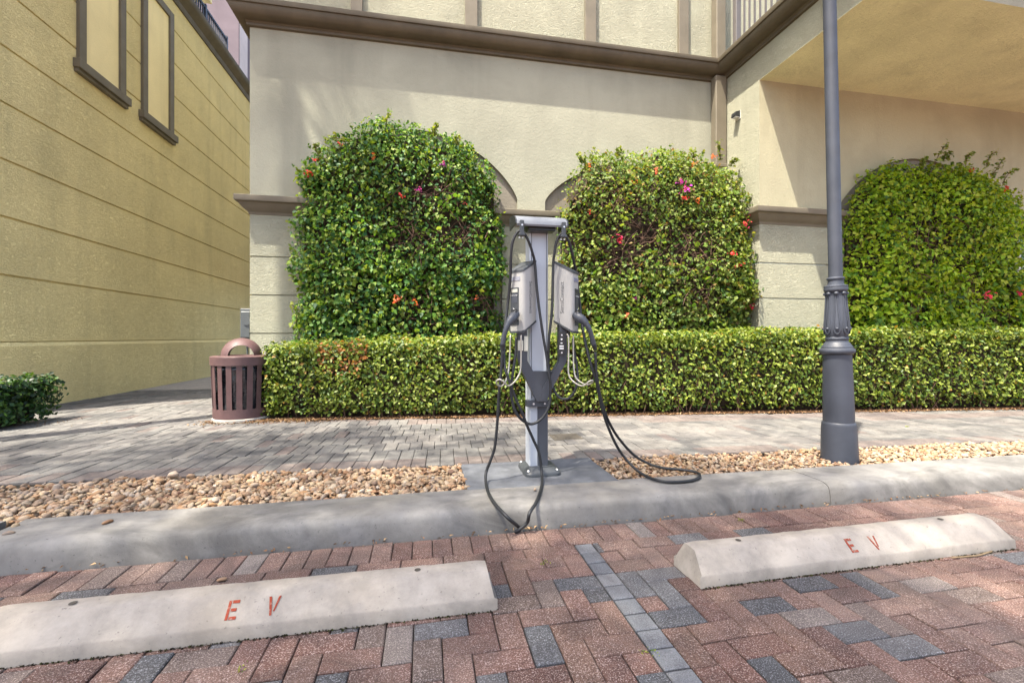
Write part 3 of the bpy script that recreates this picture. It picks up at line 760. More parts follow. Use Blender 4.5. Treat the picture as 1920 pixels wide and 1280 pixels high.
# data plates on the bracket arms
for nm, q, Y, m_ in (('side_label', (971, 981, 638, 657), 3.030, 'label_'), ('side_label', (983, 990, 630, 658), 3.028, 'label_')):
    MB().prism([at(q[0], q[2], Y), at(q[1], q[2], Y), at(q[1], q[3], Y), at(q[0], q[3], Y)], (0, .006, 0)).build(nm, M[m_], cst)
ib = pxprism([(1047, 622), (1061, 622), (1061, 665), (1047, 665)], 3.015, .02, 'instruction_plate', M['black'])
for y0, y1 in ((647.5, 650), (652, 654.5)): MB().prism([at(1049, y0, 3.0125), at(1057, y0, 3.0125), at(1057, y1, 3.0125), at(1049, y1, 3.0125)], (0, .003, 0)).build('print', M['white'], ib)
for y in (628, 661): p = Vector(at(1053.5, y, 3.012)); MB().tube([p, p+Vector((0, .005, 0))], .006, 8).build('screw', M['steel'], ib)
p = Vector(at(1053, 636, 3.0125)); MB().prism([p+Vector((.008*math.cos(a), 0, .008*math.sin(a))) for a in (0, 1.2, 2.6, 4.4)], (0, .003, 0)).build('print', M['white'], ib)
p = at(1053, 643, 3.0125); MB().box((p[0]-.007, p[1], p[2]-.003), (p[0]+.007, p[1]+.003, p[2]+.003)).build('print', M['white'], ib)

def unit(sgn, back, label):
    # sgn -1: left unit facing front-left; +1: right unit facing front-right
    n = Vector((sgn*.777, -.629, 0)); rr = Vector((sgn*.629, .777, 0))      # facing, and from the shared edge to the far edge
    D, W, Hh, rise = .139, .127, .405, .077; zb = 1.143
    o = Vector((back[0], back[1], 0))
    def P(a, b_, z): # a: from back to front, b: from inner side outward, z incl. slope
        p = o+n*a+rr*b_; return Vector((p.x, p.y, z+rise*(1-a/D)))
    plan = [(0, 0), (D-.026, 0), (D-.016, .003), (D-.006, .010), (D, .022), (D, W-.012), (D-.008, W), (0, W)]
    def prism(z0, z1, out):
        return [[P(a+(out if a > .1 else -out if a == 0 else 0), b_+(-out if b_ < .012 else out if b_ > W-.013 else 0), z) for a, b_ in plan] for z in (z0, z1)]
    u = MB().loft(prism(zb, zb+Hh, 0)).build('charging_unit', M['housing'], cst, 32); u['label'] = label
    b = MB(); r0 = prism(zb+Hh+.0005, zb+Hh+.016, .003); r0.append(prism(zb+Hh+.016, zb+Hh+.02, -.004)[1]); b.loft(r0).build('top_cap', M['dark'], u, 25)
    b = MB(); r0 = [prism(zb-.020, zb-.0005, -.010)[0]]+prism(zb-.014, zb-.0005, .003); b.loft(r0).build('bottom_trim', M['dark'], u, 25)
    def face(b0, b1, z0, z1, d0=.0, th=.003): # slab on the front face
        q = [o+n*(D+d0)+rr*b_ for b_ in (b0, b1)]
        return [Vector((q[0].x, q[0].y, z0)), Vector((q[1].x, q[1].y, z0)), Vector((q[1].x, q[1].y, z1)), Vector((q[0].x, q[0].y, z1))], n*th
    def fslab(name, mat, *a): pl, d = face(*a); return MB().prism(pl, d).build(name, mat, u)
    zt = zb+Hh
    fslab('light_strip', M['strip_blue' if sgn > 0 else 'window_strip'], .03, W-.012, zt-.058, zt-.03)
    fslab('control_panel', M['dark'], .042, W-.014, zb+.04, zt-.105, 0, .004)
    fslab('screen', M['screen' if sgn < 0 else 'black'], .05, W-.022, zt-.138, zt-.115, .004, .0015)
    fslab('card_reader', M['slate'], .05, W-.022, zt-.21, zt-.145, .004, .002)
    fslab('holster', M['black'], .055, W-.027, zb+.07, zb+.15, .004, .012)
    c = o+n*(D+.0068)+rr*.08; s_ = .010
    MB().prism([Vector((c.x, c.y, zt-.255))+v for v in (rr*s_*.7*-1+Vector((0, 0, 0)), rr*s_*.6+Vector((0, 0, s_)), rr*s_*.6+Vector((0, 0, -s_)))], n*.0008).build('arrow_mark', M['white'], u)
    ex = rr*sgn*1.0
    lt = text_mesh('SemaConnect', .0115, M['white']); p_ = o+n*(D+.0064)+rr*.082
    frame_obj('lettering', lt, u, (p_.x, p_.y, zt-.158), rr if sgn > 0 else -rr, (0, 0, 1))
    # maker's lettering running up the inner side
    lt = text_mesh('SemaConnect', .042, M['dark']); lt.transform(Matrix.Scale(.95, 4))
    p_ = o+n*.062-rr*.0012
    ex = Vector((0, 0, 1)) if sgn > 0 else Vector((0, 0, -1))
    ey = -n if sgn > 0 else n
    nn = -rr
    if ex.cross(ey).dot(nn) < 0: ey = -ey
    frame_obj('lettering', lt, u, (p_.x, p_.y, zb+.235), ex, ey)
    # gland under the unit
    g_ = o+n*.075+rr*.075; MB().tube([(g_.x, g_.y, zb+.02), (g_.x, g_.y, zb-.045)], .017, 10).build('cable_gland', M['meter'], u, 40)
    return u
uL = unit(-1, (.761, 3.06), 'left white unit turned towards the bin')
uR = unit(1, (.8945, 3.06), 'right white unit turned towards the lamp post')
# galvanised cable rests below each unit
rodL = [(977, 628, 2.99), (977, 660, 2.99), (976, 692, 2.985), (970, 708, 2.96), (961, 719, 2.91), (952, 723, 2.87), (945, 716, 2.84), (937, 711, 2.84), (931, 714, 2.85), (932, 720, 2.87), (939, 724, 2.90), (946, 718, 2.94), (951, 706, 2.97), (954, 690, 3.0), (956, 660, 3.02), (957, 628, 3.02)]
rodR = [(1063, 626, 2.99), (1066, 634, 2.985), (1066, 670, 2.98), (1066, 700, 2.975), (1073, 713, 2.95), (1086, 722, 2.90), (1096, 722, 2.87), (1104, 715, 2.85), (1111, 713, 2.85), (1109, 718, 2.87), (1100, 721, 2.90), (1090, 717, 2.94), (1080, 708, 2.98), (1076, 690, 3.0), (1075, 660, 3.02), (1075, 628, 3.02)]
for pts in (rodL, rodR): MB().tube(spline([at(*p) for p in pts], 5), .0055, 8).build('cable_rest', M['rod'], cst, 'all')

def cable(name, label, pts, plug):
    t_ = thing(name, pts[0], label, 'cable')
    MB().tube(spline(pts, 7), .0098, 8).build('cord', M['rubber'], t_, 'all')
    # connector: nose in the holster, bulky head, angled grip, ribbed strain relief
    P = spline([at(*p) for p in plug[:-1]], 4); n = len(P)-1
    rad = [.019, .026, .032, .034, .032, .026, .021, .019, .0175, .017, .017, .0175, .019]
    rr_ = [rad[min(len(rad)-1, int(i/n*(len(rad)-1)+.5))] for i in range(n+1)]
    pl = MB().tube(P, rr_, 12).build('plug', M['slate'], t_, 'all')
    e = P[-1]; d = (P[-1]-P[-3]).normalized()
    ringm = MB()
    for k in range(4): ringm.tube([e+d*(.002+.008*k), e+d*(.0075+.008*k)], .0165-.001*k, 10)
    ringm.build('strain_relief', M['black'], pl)
    b0 = P[3]; b1 = P[1]
    MB().tube([P[1]+Vector((0, -.012, .022)), P[3]+Vector((0, -.012, .026)), P[5]+Vector((0, -.008, .02))], [.008, .009, .006], 8).build('latch_button', M['black'], pl, 'all')
    for k in (2, 3, 4): q = P[k]+Vector((0, -.029, .004)); MB().tube([q, q+Vector((0, -.003, 0))], .0045, 8).build('screw', M['steel'], pl)
    return t_
hz = 1.80
L = [at(968, 632, 3.03), at(967, 660, 3.02), at(963, 690, 3.0), at(959, 720, 2.99), at(959, 745, 2.98), at(969, 776, 2.97), at(993, 794.5, 2.97), at(1016, 784, 2.98), at(1030, 758, 2.99), at(1032, 722, 2.99),
     at(1030, 705, 2.99), at(1026, 675, 3.0), at(1016, 614, 3.01), at(1007, 545, 3.02), at(1003, 495, 3.02), at(999, 476, 3.0), at(991, 452, 2.985), at(982, 437, 2.978), at(976, 433, 2.975), at(969, 437, 2.978), at(961, 454, 2.985), at(958, 480, 3.0), at(957, 520, 3.03), at(952, 570, 3.06), at(946, 620, 3.03), at(945, 650, 2.98),
     at(946, 685, 2.93), at(951, 703, 2.91), at(964, 740, 2.91), at(981, 779, 2.92), at(988, 797, 2.93), at(1001, 826, 2.95), at(1011, 850, 2.95), at(1016, 888, 2.93), on(1015, 914, .142), on(1006, 940, .142), on(993, 961, .122), on(988, 980, .06), (.4935, 2.447, .0125), on(975, 990, .02), on(951, 969, .115), on(925, 940, .142), on(913, 915, .142), at(911, 888, 2.96), at(920, 862, 2.96), at(928, 836, 2.95), at(933, 784, 2.94), at(935, 745, 2.93), at(938, 714, 2.92), at(940, 690, 2.92), at(942, 655, 2.92)]
cable('charging_cable', 'left black charging cable drooping over the kerb to the bricks', L,
      [(970, 587, 2.985), (963, 594, 2.955), (956, 602, 2.93), (950, 613, 2.915), (945, 630, 2.915), (942, 648, 2.92), 0])
Rr = [at(1074, 634, 3.03), at(1076, 655, 3.03), at(1081, 685, 3.02), at(1083, 708, 3.0), at(1079, 729, 2.99), at(1068, 745, 3.0), at(1053, 747, 3.02), at(1042, 737, 3.04), at(1034, 716, 3.055), at(1029, 690, 3.02), at(1029, 640, 2.99), at(1035, 580, 3.0), at(1037, 500, 3.01), at(1039, 478, 3.0), at(1043, 455, 2.99), at(1049, 442, 2.982), at(1055, 438, 2.978), at(1061, 442, 2.98), at(1068, 457, 2.99), at(1075, 485, 3.03), at(1081, 520, 3.10), at(1087, 570, 3.12), at(1090, 600, 3.06), at(1096, 635, 3.0), at(1107, 680, 2.95),
      at(1118, 714, 2.94), at(1126, 753, 2.95), at(1136, 789, 2.97), at(1154, 831, 3.0), at(1175, 862, 3.0), on(1204, 888, .15), on(1238, 901, .146), on(1269, 903, .144), on(1298, 900, .143), on(1312, 893, .146), on(1306, 885, .150), on(1277, 880, .152), on(1245, 877, .155), at(1217, 869, 3.04), at(1188, 852, 3.06), at(1160, 821, 3.03), at(1144, 795, 2.99), at(1133, 769, 2.96), at(1123, 732, 2.94), at(1118, 696, 2.93), at(1116, 660, 2.93)]
cable('charging_cable', 'right black charging cable looping out onto the right gravel', Rr,
      [(1076, 589, 2.985), (1085, 595, 2.955), (1095, 602, 2.93), (1103, 613, 2.915), (1109, 629, 2.92), (1114, 648, 2.93), 0])
t_ = [o for o in bpy.data.objects if o.name.startswith('charging_cable')]
for o in t_: o['group'] = 'charging cables on the pedestal'

# ------------------------------------------------------------------ lamp post (leans slightly to the left)
LP = Vector((3.30, 3.056, .10))
lp = thing('lamp_post', LP, 'tall slate blue lamp post with a fluted bulb, standing on the right gravel', 'lamp post')
def lput(b, name, sm=40, par=lp, mat='lamp'):
    o = link(name, b.mesh(name, M[mat], sm), None); o.parent = par; return o
z_ = .02
base = [(.131, -.06), (.131, .0), (.128, .04), (.121, .26), (.1175, .295), (.117, .302), (.113, .312), (.108, .318), (.104, .60), (.098, .86)]
skirt = lput(MB().lathe(base, (0, 0, 0), 48), 'base', 25)
ringp = [(.098, .861), (.106, .866), (.119, .876), (.122, .89), (.119, .903), (.108, .912), (.106, .925), (.095, .938), (.088, .952), (.078, .962), (.075, .975), (.079, .98), (.081, .99), (.078, 1.0), (.073, 1.005)]
lput(MB().lathe(ringp, (0, 0, 0), 48), 'flange', 25)
bulbp = [(.074, 1.006), (.082, 1.03), (.0855, 1.06), (.085, 1.09), (.081, 1.14), (.075, 1.20), (.070, 1.27), (.066, 1.33), (.066, 1.355)]
bulb = lput(MB().lathe(bulbp, (0, 0, 0), 64, mod=lambda a, z: 1+.035*math.cos(8*a)*min(1, (z-1.0)/.06)), 'fluted_bulb', 60)
for k in range(8):
    a0 = k*math.pi/4
    def S(da, z):
        rz = np.interp(z, [p[1] for p in bulbp], [p[0] for p in bulbp])*1.035
        return (rz*math.cos(a0+da), rz*math.sin(a0+da), z)
    drop = [S(.02, 1.35), S(.10, 1.30), S(.14, 1.2), S(.25, 1.10), S(.26, 1.06), S(.15, 1.035), S(0, 1.028), S(-.15, 1.035), S(-.26, 1.06), S(-.25, 1.10), S(-.14, 1.2), S(-.10, 1.30), S(-.02, 1.35)]
    lput(MB().tube(spline(drop, 3), .0045, 6), 'petal_moulding', 'all', bulb)
    lput(MB().lathe([(.004, -.011), (.010, -.006), (.012, 0), (.010, .006), (.004, .011)], S(0, 1.07), 10), 'petal_stud', 'all', bulb)
    lput(MB().lathe([(.005, -.016), (.015, -.009), (.018, 0), (.015, .009), (.005, .016)], S(0, 1.352), 10), 'leaf_tip', 'all', bulb)
colr = [(.062, 1.356), (.074, 1.368), (.081, 1.378), (.083, 1.390), (.080, 1.402), (.082, 1.408), (.080, 1.418), (.058, 1.424), (.055, 1.44), (.054, 1.462), (.060, 1.466), (.062, 1.474), (.060, 1.482), (.05, 1.487)]
lput(MB().lathe(colr, (0, 0, 0), 40), 'collar', 25)
lput(MB().lathe([(.0485, 1.48), (.0475, 2.5), (.045, 4.6), (.052, 4.62), (.05, 4.68), (.02, 4.74), (.004, 4.75)], (0, 0, 0), 32), 'pole', 30)
lp.rotation_euler = (0, -R(1.5)*math.cos(TH), 0)

# ------------------------------------------------------------------ litter bin
BC = Vector((-2.17, 5.86, SW))
bn = thing('litter_bin', BC, 'round maroon slatted litter bin with an arched hood at the hedge end', 'litter bin')
def bput(b, name, mat='bin', sm=30, par=bn):
    o = link(name, b.mesh(name, M[mat], sm), None); o.parent = par; return o
bput(MB().lathe([(.30, -.01), (.30, .035), (.295, .04), (.05, .04)], (0, 0, 0), 40), 'footing', 'base')
bput(MB().lathe([(.275, .042), (.292, .042), (.295, .15), (.282, .15), (.275, .06)], (0, 0, 0), 48, cap=False), 'bottom_band')
bput(MB().lathe([(.305, .655), (.32, .655), (.323, .75), (.318, .755), (.305, .755), (.302, .66)], (0, 0, 0), 48, cap=False), 'top_band')
bput(MB().lathe([(.318, .756), (.30, .760), (.24, .766), (.235, .75)], (0, 0, 0), 48, cap=False), 'lid')
NS = 18
def slatm():
    b = MB(); w_ = .029
    b.loft([[(r*math.cos(a), r*math.sin(a), z) for r, a in ((r0, -w_/r0), (r0+.006, -w_/r0), (r0+.006, w_/r0), (r0, w_/r0))] for r0, z in ((.284, .12), (.29, .2), (.306, .66), (.308, .68))])
    return b.mesh('slat', M['bin'], 30)
sm_ = slatm()
for k in range(NS):
    o = link('slat', sm_, None); o.parent = bn; o.rotation_euler = (0, 0, k*2*math.pi/NS+.1)
hd = MB(); Rb, rb = .215, .132; smax = math.sqrt(Rb*Rb-rb*rb); axd = Vector((.30, -.95, 0)).normalized(); pd = Vector((.95, .30, 0)).normalized()
outer = []; inner = []
for i in range(13):
    s_ = -smax+2*smax*i/12; ro = math.sqrt(max(0, Rb*Rb-s_*s_))
    outer.append([axd*s_+pd*(ro*math.cos(f_*math.pi/24))+Vector((0, 0, .756+ro*1.0*math.sin(f_*math.pi/24))) for f_ in range(25)])
    inner.append([axd*s_+pd*((rb-.001)*math.cos(f_*math.pi/24))+Vector((0, 0, .756+(rb-.001)*math.sin(f_*math.pi/24))) for f_ in range(25)])
hd.loft(outer, close=False); hd.loft(inner, close=False); bput(hd, 'arched_hood', sm='all')
bag = thing('bin_liner', BC+Vector((0, 0, .06)), 'black crumpled plastic liner hanging inside the maroon litter bin', 'bin liner')
V = []; rings = []
for i in range(16):
    z = .02+.56*i/15; ring = []
    for j in range(72):
        a = j*2*math.pi/72; rr_ = .262+.012*(i/15)+.010*math.sin(a*13+z*9)+.008*math.sin(a*29-z*23+1)+rnd.uniform(-.006, .006)
        ring.append((rr_*math.cos(a), rr_*math.sin(a), z))
    rings.append(ring)
o = link('sack', MB().loft(rings, cap=True).mesh('sack', M['bag'], 'all'), None); o.parent = bag

# ------------------------------------------------------------------ foliage
def leaves(P, N, size, width, fold=.18, droop=.25, tipbias=(0, 0, -.6), rs=None):
    n = len(P); rs = rs or rng
    N = N/np.linalg.norm(N, axis=1)[:, None]
    T = rs.normal(size=(n, 3))+np.array(tipbias); T -= N*(T*N).sum(1)[:, None]; T /= np.linalg.norm(T, axis=1)[:, None]+1e-9
    B = np.cross(N, T); s = size[:, None]; wd = width[:, None]
    base = P-T*s*.5; mid = P-N*s*fold*.35; tip = P+T*s*.5-N*s*droop*.5
    l = P-T*s*.12+B*s*wd*.5+N*s*fold*.3; r = P-T*s*.12-B*s*wd*.5+N*s*fold*.3
    V = np.stack([base, r, tip, l, mid], 1).reshape(-1, 3)
    i = np.arange(n)[:, None]*5
    Fc = np.concatenate([i+np.array([[0, 1, 4]]), i+np.array([[1, 2, 4]]), i+np.array([[2, 3, 4]]), i+np.array([[3, 0, 4]])], 1).reshape(-1, 3)
    return V, Fc
def wave(seed, k=7, f0=1.5, f1=6):
    r = np.random.default_rng(seed); ds = r.normal(size=(k, 3)); ds /= np.linalg.norm(ds, axis=1)[:, None]
    fr = r.uniform(f0, f1, k); ph = r.uniform(0, 6.3, k)
    return lambda p: sum(np.sin((p@ds[i])*fr[i]+ph[i])/(fr[i]**.5) for i in range(k))/k*1.6
def palette(n, pal, rs):
    w_ = np.array([p[0] for p in pal]); c = np.array([p[1] for p in pal]); k = rs.choice(len(pal), n, p=w_/w_.sum())
    return c[k]*rs.uniform(.75, 1.25, (n, 1))
HP = [(.34, (.16, .195, .022)), (.28, (.25, .265, .04)), (.24, (.08, .13, .018)), (.07, (.31, .30, .07)), (.05, (.045, .08, .014)), (.02, (.34, .17, .03))]
BP = [(.30, (.095, .175, .022)), (.24, (.17, .225, .028)), (.20, (.05, .115, .022)), (.08, (.25, .27, .055)), (.16, (.03, .085, .024))]
BP2 = [(.28, (.14, .195, .026)), (.30, (.22, .255, .04)), (.16, (.065, .125, .02)), (.12, (.29, .295, .075)), (.05, (.26, .15, .04))]
BP3 = [(.34, (.22, .32, .015)), (.34, (.34, .40, .022)), (.16, (.09, .17, .014)), (.14, (.38, .38, .04)), (.04, (.045, .10, .016))]
def sprigs(P, N, count, ln, lsz, pal, rs):      # short leafy shoots standing out of a clipped face
    k = rs.integers(0, len(P), count); Vs = []; Fs = []; Cs = []; off = 0; pts = []; nr = []
    for i in k:
        d = N[i]*.8+rs.normal(size=3)*.45+np.array([0, -.1, .55]); d /= np.linalg.norm(d); L_ = rs.uniform(*ln); p = P[i]-d*.03
        for j in range(9):
            t_ = (j+1)/9; pts.append(p+d*L_*t_+np.array([0, 0, -.12*L_*t_*t_])+rs.normal(size=3)*.012); nr.append(rs.normal(size=3)*.6+np.array([0, -.3, .6]))
    pts, nr = np.array(pts), np.array(nr); n = len(pts); V, Fc = leaves(pts, nr, rs.uniform(*lsz, n), rs.uniform(.55, .8, n), .2, .3, (0, 0, .1), rs)
    return V, Fc, palette(n, pal, rs)*1.05
def hedge(name, label, x0, x1, yf, zt, thick, n, pal, seed, lsz=(.045, .075), orange=None):
    rs = np.random.default_rng(seed); root = thing(name, ((x0+x1)/2, yf((x0+x1)/2)+thick/2, SW), label, 'hedge')
    L_ = x1-x0; h = zt((x0+x1)/2)-SW; ar = np.array([L_*h, L_*thick, thick*h, thick*h]); ar = ar*np.array([1, .9, 1.1, .8])
    k = rs.choice(4, n, p=ar/ar.sum()); a = rs.random(n); b_ = rs.random(n)
    x = np.where(k < 2, x0+a*L_, np.where(k == 2, x0, x1)); yo = np.where(k == 0, 0, np.where(k == 1, b_*thick, a*thick)); zz = np.where(k == 1, 1, b_)
    tops = np.vectorize(zt)(x); z = SW+.05+zz*(tops-SW-.05); y = np.vectorize(yf)(x)+yo
    N = np.zeros((n, 3)); N[k == 0] = (0, -1, 0); N[k == 1] = (0, 0, 1); N[k == 2] = (-1, 0, 0); N[k == 3] = (1, 0, 0)
    # round the edges
    rad = .13
    dz = np.clip((z-(tops-rad))/rad, 0, 1); dy = np.clip((np.vectorize(yf)(x)+rad-y)/rad, 0, 1); dx = np.clip((x0+rad-x)/rad, 0, 1); dx2 = np.clip((x-(x1-rad))/rad, 0, 1)
    N = N*.4+np.stack([-dx+dx2, -dy, dz], 1)*.8+1e-6; N /= np.linalg.norm(N, axis=1)[:, None]
    ln = np.sqrt(dz**2+dy**2+np.maximum(dx, dx2)**2); shrink = np.where(ln > 1, (ln-1)*rad, 0)
    P = np.stack([x, y, z], 1)-N*shrink[:, None]
    wv = wave(seed, 8, 2, 9); w3 = wave(seed+9, 14, 18, 42)
    P += N*(wv(P)*.085+w3(P)*.13)[:, None]-N*(rs.random(n)**1.1*.25)[:, None]+rs.normal(size=(n, 3))*.012
    low = np.clip((SW+.22-P[:, 2])/.2, 0, 1); P[:, 1] += low*.10*(k == 0)
    keep = (rs.random(n) > low*.35) & (wave(seed+21, 10, 7, 17)(P) > -.34+.5*(rs.random(n)-.75))
    NN = N*.75+np.array([0, -.1, .35])+rs.normal(size=(n, 3))*.55
    P, NN = P[keep], NN[keep]; n = len(P); sz = rs.uniform(*lsz, n); 
    V, Fc = leaves(P, NN, sz, rs.uniform(.52, .7, n), .2, .2, (0, -.2, .25), rs)
    col = palette(n, pal, rs)*np.array([.88, 1.0, 1.0]); cl = wave(seed+5, 8, 4, 16)(P); col *= np.clip(1+cl*.4, .5, 1.6)[:, None]
    if orange is not None:
        d = np.linalg.norm(P-np.array(orange), axis=1); m_ = (d < .32) & (rs.random(n) < .35); col[m_] = np.array([.32, .13, .035])*rs.uniform(.7, 1.2, (m_.sum(), 1))
    m_ = (N[keep][:, 2] > .45); Vs, Fs, cs2 = sprigs(P[m_], N[keep][m_], int(L_*26), (.04, .12), (.03, .055), pal, rs)
    Fc = np.concatenate([Fc, Fs+len(V)]); V = np.concatenate([V, Vs]); col = np.concatenate([col, cs2])
    tag(link('foliage', np_mesh('foliage', V, Fc, M['hedge'], np.repeat(col, 5, 0)), root), kind='stuff')
    # twiggy core, interior shade put into its dark colour, and stems
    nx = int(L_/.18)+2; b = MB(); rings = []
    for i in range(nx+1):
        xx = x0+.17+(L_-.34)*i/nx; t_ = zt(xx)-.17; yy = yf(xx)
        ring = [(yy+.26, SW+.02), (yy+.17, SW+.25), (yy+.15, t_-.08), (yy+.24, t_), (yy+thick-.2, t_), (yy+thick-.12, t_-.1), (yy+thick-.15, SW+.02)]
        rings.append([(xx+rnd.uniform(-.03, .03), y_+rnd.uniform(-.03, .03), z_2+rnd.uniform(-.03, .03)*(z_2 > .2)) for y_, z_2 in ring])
    b.loft(rings); b.build('dark_core', M['core_dark'], root)
    tw = MB()
    for i in range(int(L_*14)):
        xx = rnd.uniform(x0+.1, x1-.1); yy = yf(xx)+rnd.uniform(.12, .3); p = Vector((xx, yy, SW))
        q = p+Vector((rnd.uniform(-.2, .2), rnd.uniform(-.16, .02), rnd.uniform(.25, .6))); tw.tube([p, (p+q)/2+Vector((rnd.uniform(-.05, .05), 0, 0)), q], [.008, .006, .003], 5)
    tag(tw.build('stem', M['twig'], root), kind='stuff')
    return root
hedge('clipped_hedge', 'long clipped green hedge running along the walkway behind the charging station', -1.92, 9.4, hedge_y,
      lambda x: 1.03+.12*min(1, max(0, (x+1.9)/3))+.012*max(0, x), .8, 52000, HP, 11, (.038, .066), (-1.0, 5.55, .95))
hedge('clipped_hedge', 'short green hedge before the yellow wall, tree shade put into its leaf colour', -7.2, -4.30, lambda x: 5.55+.36*(x+4.3), lambda x: .66, .8, 15000,
      [(.4, (.022, .055, .014)), (.2, (.045, .09, .015)), (.3, (.014, .032, .012)), (.1, (.075, .12, .02))], 12, (.045, .07))  # leaf tones darkened to stand in for the tree's shade

lf_unit = {}
def one_leaf(col, key):
    if key not in lf_unit:
        n = 9; V = [(0, 0, 0)]; out = []
        for i in range(n):
            t_ = i/(n-1); w_ = .40*math.sin(math.pi*t_**.72)**.9; out.append((w_, t_-.5, -.18*t_*t_+.10*w_))
        me = MB(); vs = [(0, t_/(n-1)-.5, -.18*(t_/(n-1))**2-.02) for t_ in range(n)]
        vs += out+[(-a_[0], a_[1], a_[2]) for a_ in out]; fs = []
        for i in range(n-1): fs += [(i, n+i, n+i+1, i+1), (i+1, 2*n+i+1, 2*n+i, i)]
        m = me.add(vs, fs).mesh('leaf', M['leaf'], 'all', fix=False)
        a = m.color_attributes.new('tint', 'FLOAT_COLOR', 'POINT'); a.data.foreach_set('color', np.tile([*col, 1], len(m.vertices)).astype(np.float32)); lf_unit[key] = m
    return lf_unit[key]
def blossom_mesh(col, seed):
    r = np.random.default_rng(seed); n = 14; P = r.normal(size=(n, 3))*.022; N = P+np.array([0, -.02, .02])+r.normal(size=(n, 3))*.02
    V, Fc = leaves(P, N, r.uniform(.028, .042, n), r.uniform(.7, .95, n), .3, .2, (0, 0, .2), r)
    c = np.array(col)*r.uniform(.75, 1.25, (n, 1)); return np_mesh('blossom', V, Fc, M['bract'], np.repeat(c, 5, 0))
BL = {'red': blossom_mesh((.62, .07, .07), 1), 'pink': blossom_mesh((.70, .08, .20), 2), 'magenta': blossom_mesh((.48, .06, .42), 3), 'orange': blossom_mesh((.62, .16, .09), 4)}
def bush(label, x0, x1, zb, spring, top, yb, depth, n, pal, seed, lsz, flowers, shoots, holes, power=2.4, big=90, ex_=.55):
    rs = np.random.default_rng(seed); cx, hw = (x0+x1)/2, (x1-x0)/2
    root = thing('bougainvillea', (cx, yb-.2, SW), label, 'climbing shrub', 'bougainvilleas grown in the arches')
    w1, w2, w3 = wave(seed, 9, 1.6, 5), wave(seed+1, 9, 5, 13), wave(seed+7, 14, 14, 36)
    o_ = rs.uniform(0, 6, 4)
    def ztop(x): return spring+(top-spring)*np.clip(1-np.abs((x-cx)/hw)**power, 0, 1)**ex_+.05*np.sin(x*5+o_[0])+.035*np.sin(x*11+o_[1])
    def surf(x, z):
        ex = hw-np.abs(x-cx)-.05+.06*np.sin(z*4.3+o_[2])+.045*np.sin(z*9.7+o_[3]); ez = (ztop(x)-z)*.85; e = np.clip(np.minimum(ex, ez), -.05, 9)
        q = np.stack([x, np.zeros_like(x), z], -1)
        return yb-depth*(1-np.exp(-e/.20))-(w1(q)*.20+w2(q)*.11)*np.clip(e/.25, .15, 1)
    m = n*4; x = rs.uniform(x0, x1, m); z = rs.uniform(zb, top+.02, m); ok = (z < ztop(x)) & (hw-np.abs(x-cx)-.05+.06*np.sin(z*4.3+o_[2])+.045*np.sin(z*9.7+o_[3]) > 0); x, z = x[ok], z[ok]
    e_ = .02; y = surf(x, z); gx = (surf(x+e_, z)-surf(x-e_, z))/(2*e_); gz = (surf(x, z+e_)-surf(x, z-e_))/(2*e_)
    ar = np.minimum(np.sqrt(1+gx**2+gz**2), 4); 
    dens = np.ones(len(x))
    for hx, hz_, hr, hs in holes: dens *= 1-hs*np.exp(-(((x-hx)/hr)**2+((z-hz_)/(hr*.8))**2))
    pr = ar*dens; kk = rs.random(len(x)) < pr/pr.max()*2.2; idx = np.nonzero(kk)[0][:n]
    x, y, z, gx, gz = x[idx], y[idx], z[idx], np.clip(gx[idx], -3, 3), np.clip(gz[idx], -3, 3); n = len(x)
    N = np.stack([gx, -np.ones(n), gz], 1); N /= np.linalg.norm(N, axis=1)[:, None]
    dp = rs.random(n)**1.2*.30-.06
    P = np.stack([x, y, z], 1)-N*dp[:, None]+rs.normal(size=(n, 3))*.02
    P += N*(w3(P)*.17)[:, None]; P[:, 1] = np.minimum(P[:, 1], yb+.02)
    cl = wave(seed+2, 8, 3, 9)(P)
    NN = N*.55+np.array([0, -.15, .5])+rs.normal(size=(n, 3))*.5
    sz = rs.uniform(*lsz, n)*np.clip(1+cl*.2, .7, 1.3)*np.where(z < zb+1.6, 1.12, .92)
    V, Fc = leaves(P, NN, sz, rs.uniform(.6, .85, n), .22, .35, (0, -.35, -.9), rs)
    col = palette(n, pal, rs)*np.array([.86, .98, 1.0])*np.clip(1+cl*.55, .5, 1.7)[:, None]
    Vs, Fs, cs2 = sprigs(P, N, 330, (.06, .22), (.035, .07), pal, rs)
    Fc = np.concatenate([Fc, Fs+len(V)]); V = np.concatenate([V, Vs]); col = np.concatenate([col, cs2])
    tag(link('foliage', np_mesh('foliage', V, Fc, M['leaf'], np.repeat(col, 5, 0)), root), kind='stuff')
    # rough core coloured dark for the shade inside, and loose twigs
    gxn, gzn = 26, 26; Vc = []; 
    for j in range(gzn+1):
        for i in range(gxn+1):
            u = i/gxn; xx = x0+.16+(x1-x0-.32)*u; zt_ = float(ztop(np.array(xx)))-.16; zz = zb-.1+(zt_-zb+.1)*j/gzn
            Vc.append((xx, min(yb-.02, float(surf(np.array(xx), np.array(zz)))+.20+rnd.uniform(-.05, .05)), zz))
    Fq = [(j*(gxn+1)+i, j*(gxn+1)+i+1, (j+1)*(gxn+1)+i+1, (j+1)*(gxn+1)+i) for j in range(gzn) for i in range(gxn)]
    MB().add(Vc, Fq).build('dark_core', M['core_dark'], root)
    tw = MB()
    cand = [(hx+rnd.gauss(0, hr*.6), hz_+rnd.gauss(0, hr*.5)) for hx, hz_, hr, hs in holes for _ in range(34)]+[(rnd.uniform(x0+.2, x1-.2), rnd.uniform(zb, spring)) for _ in range(60)]
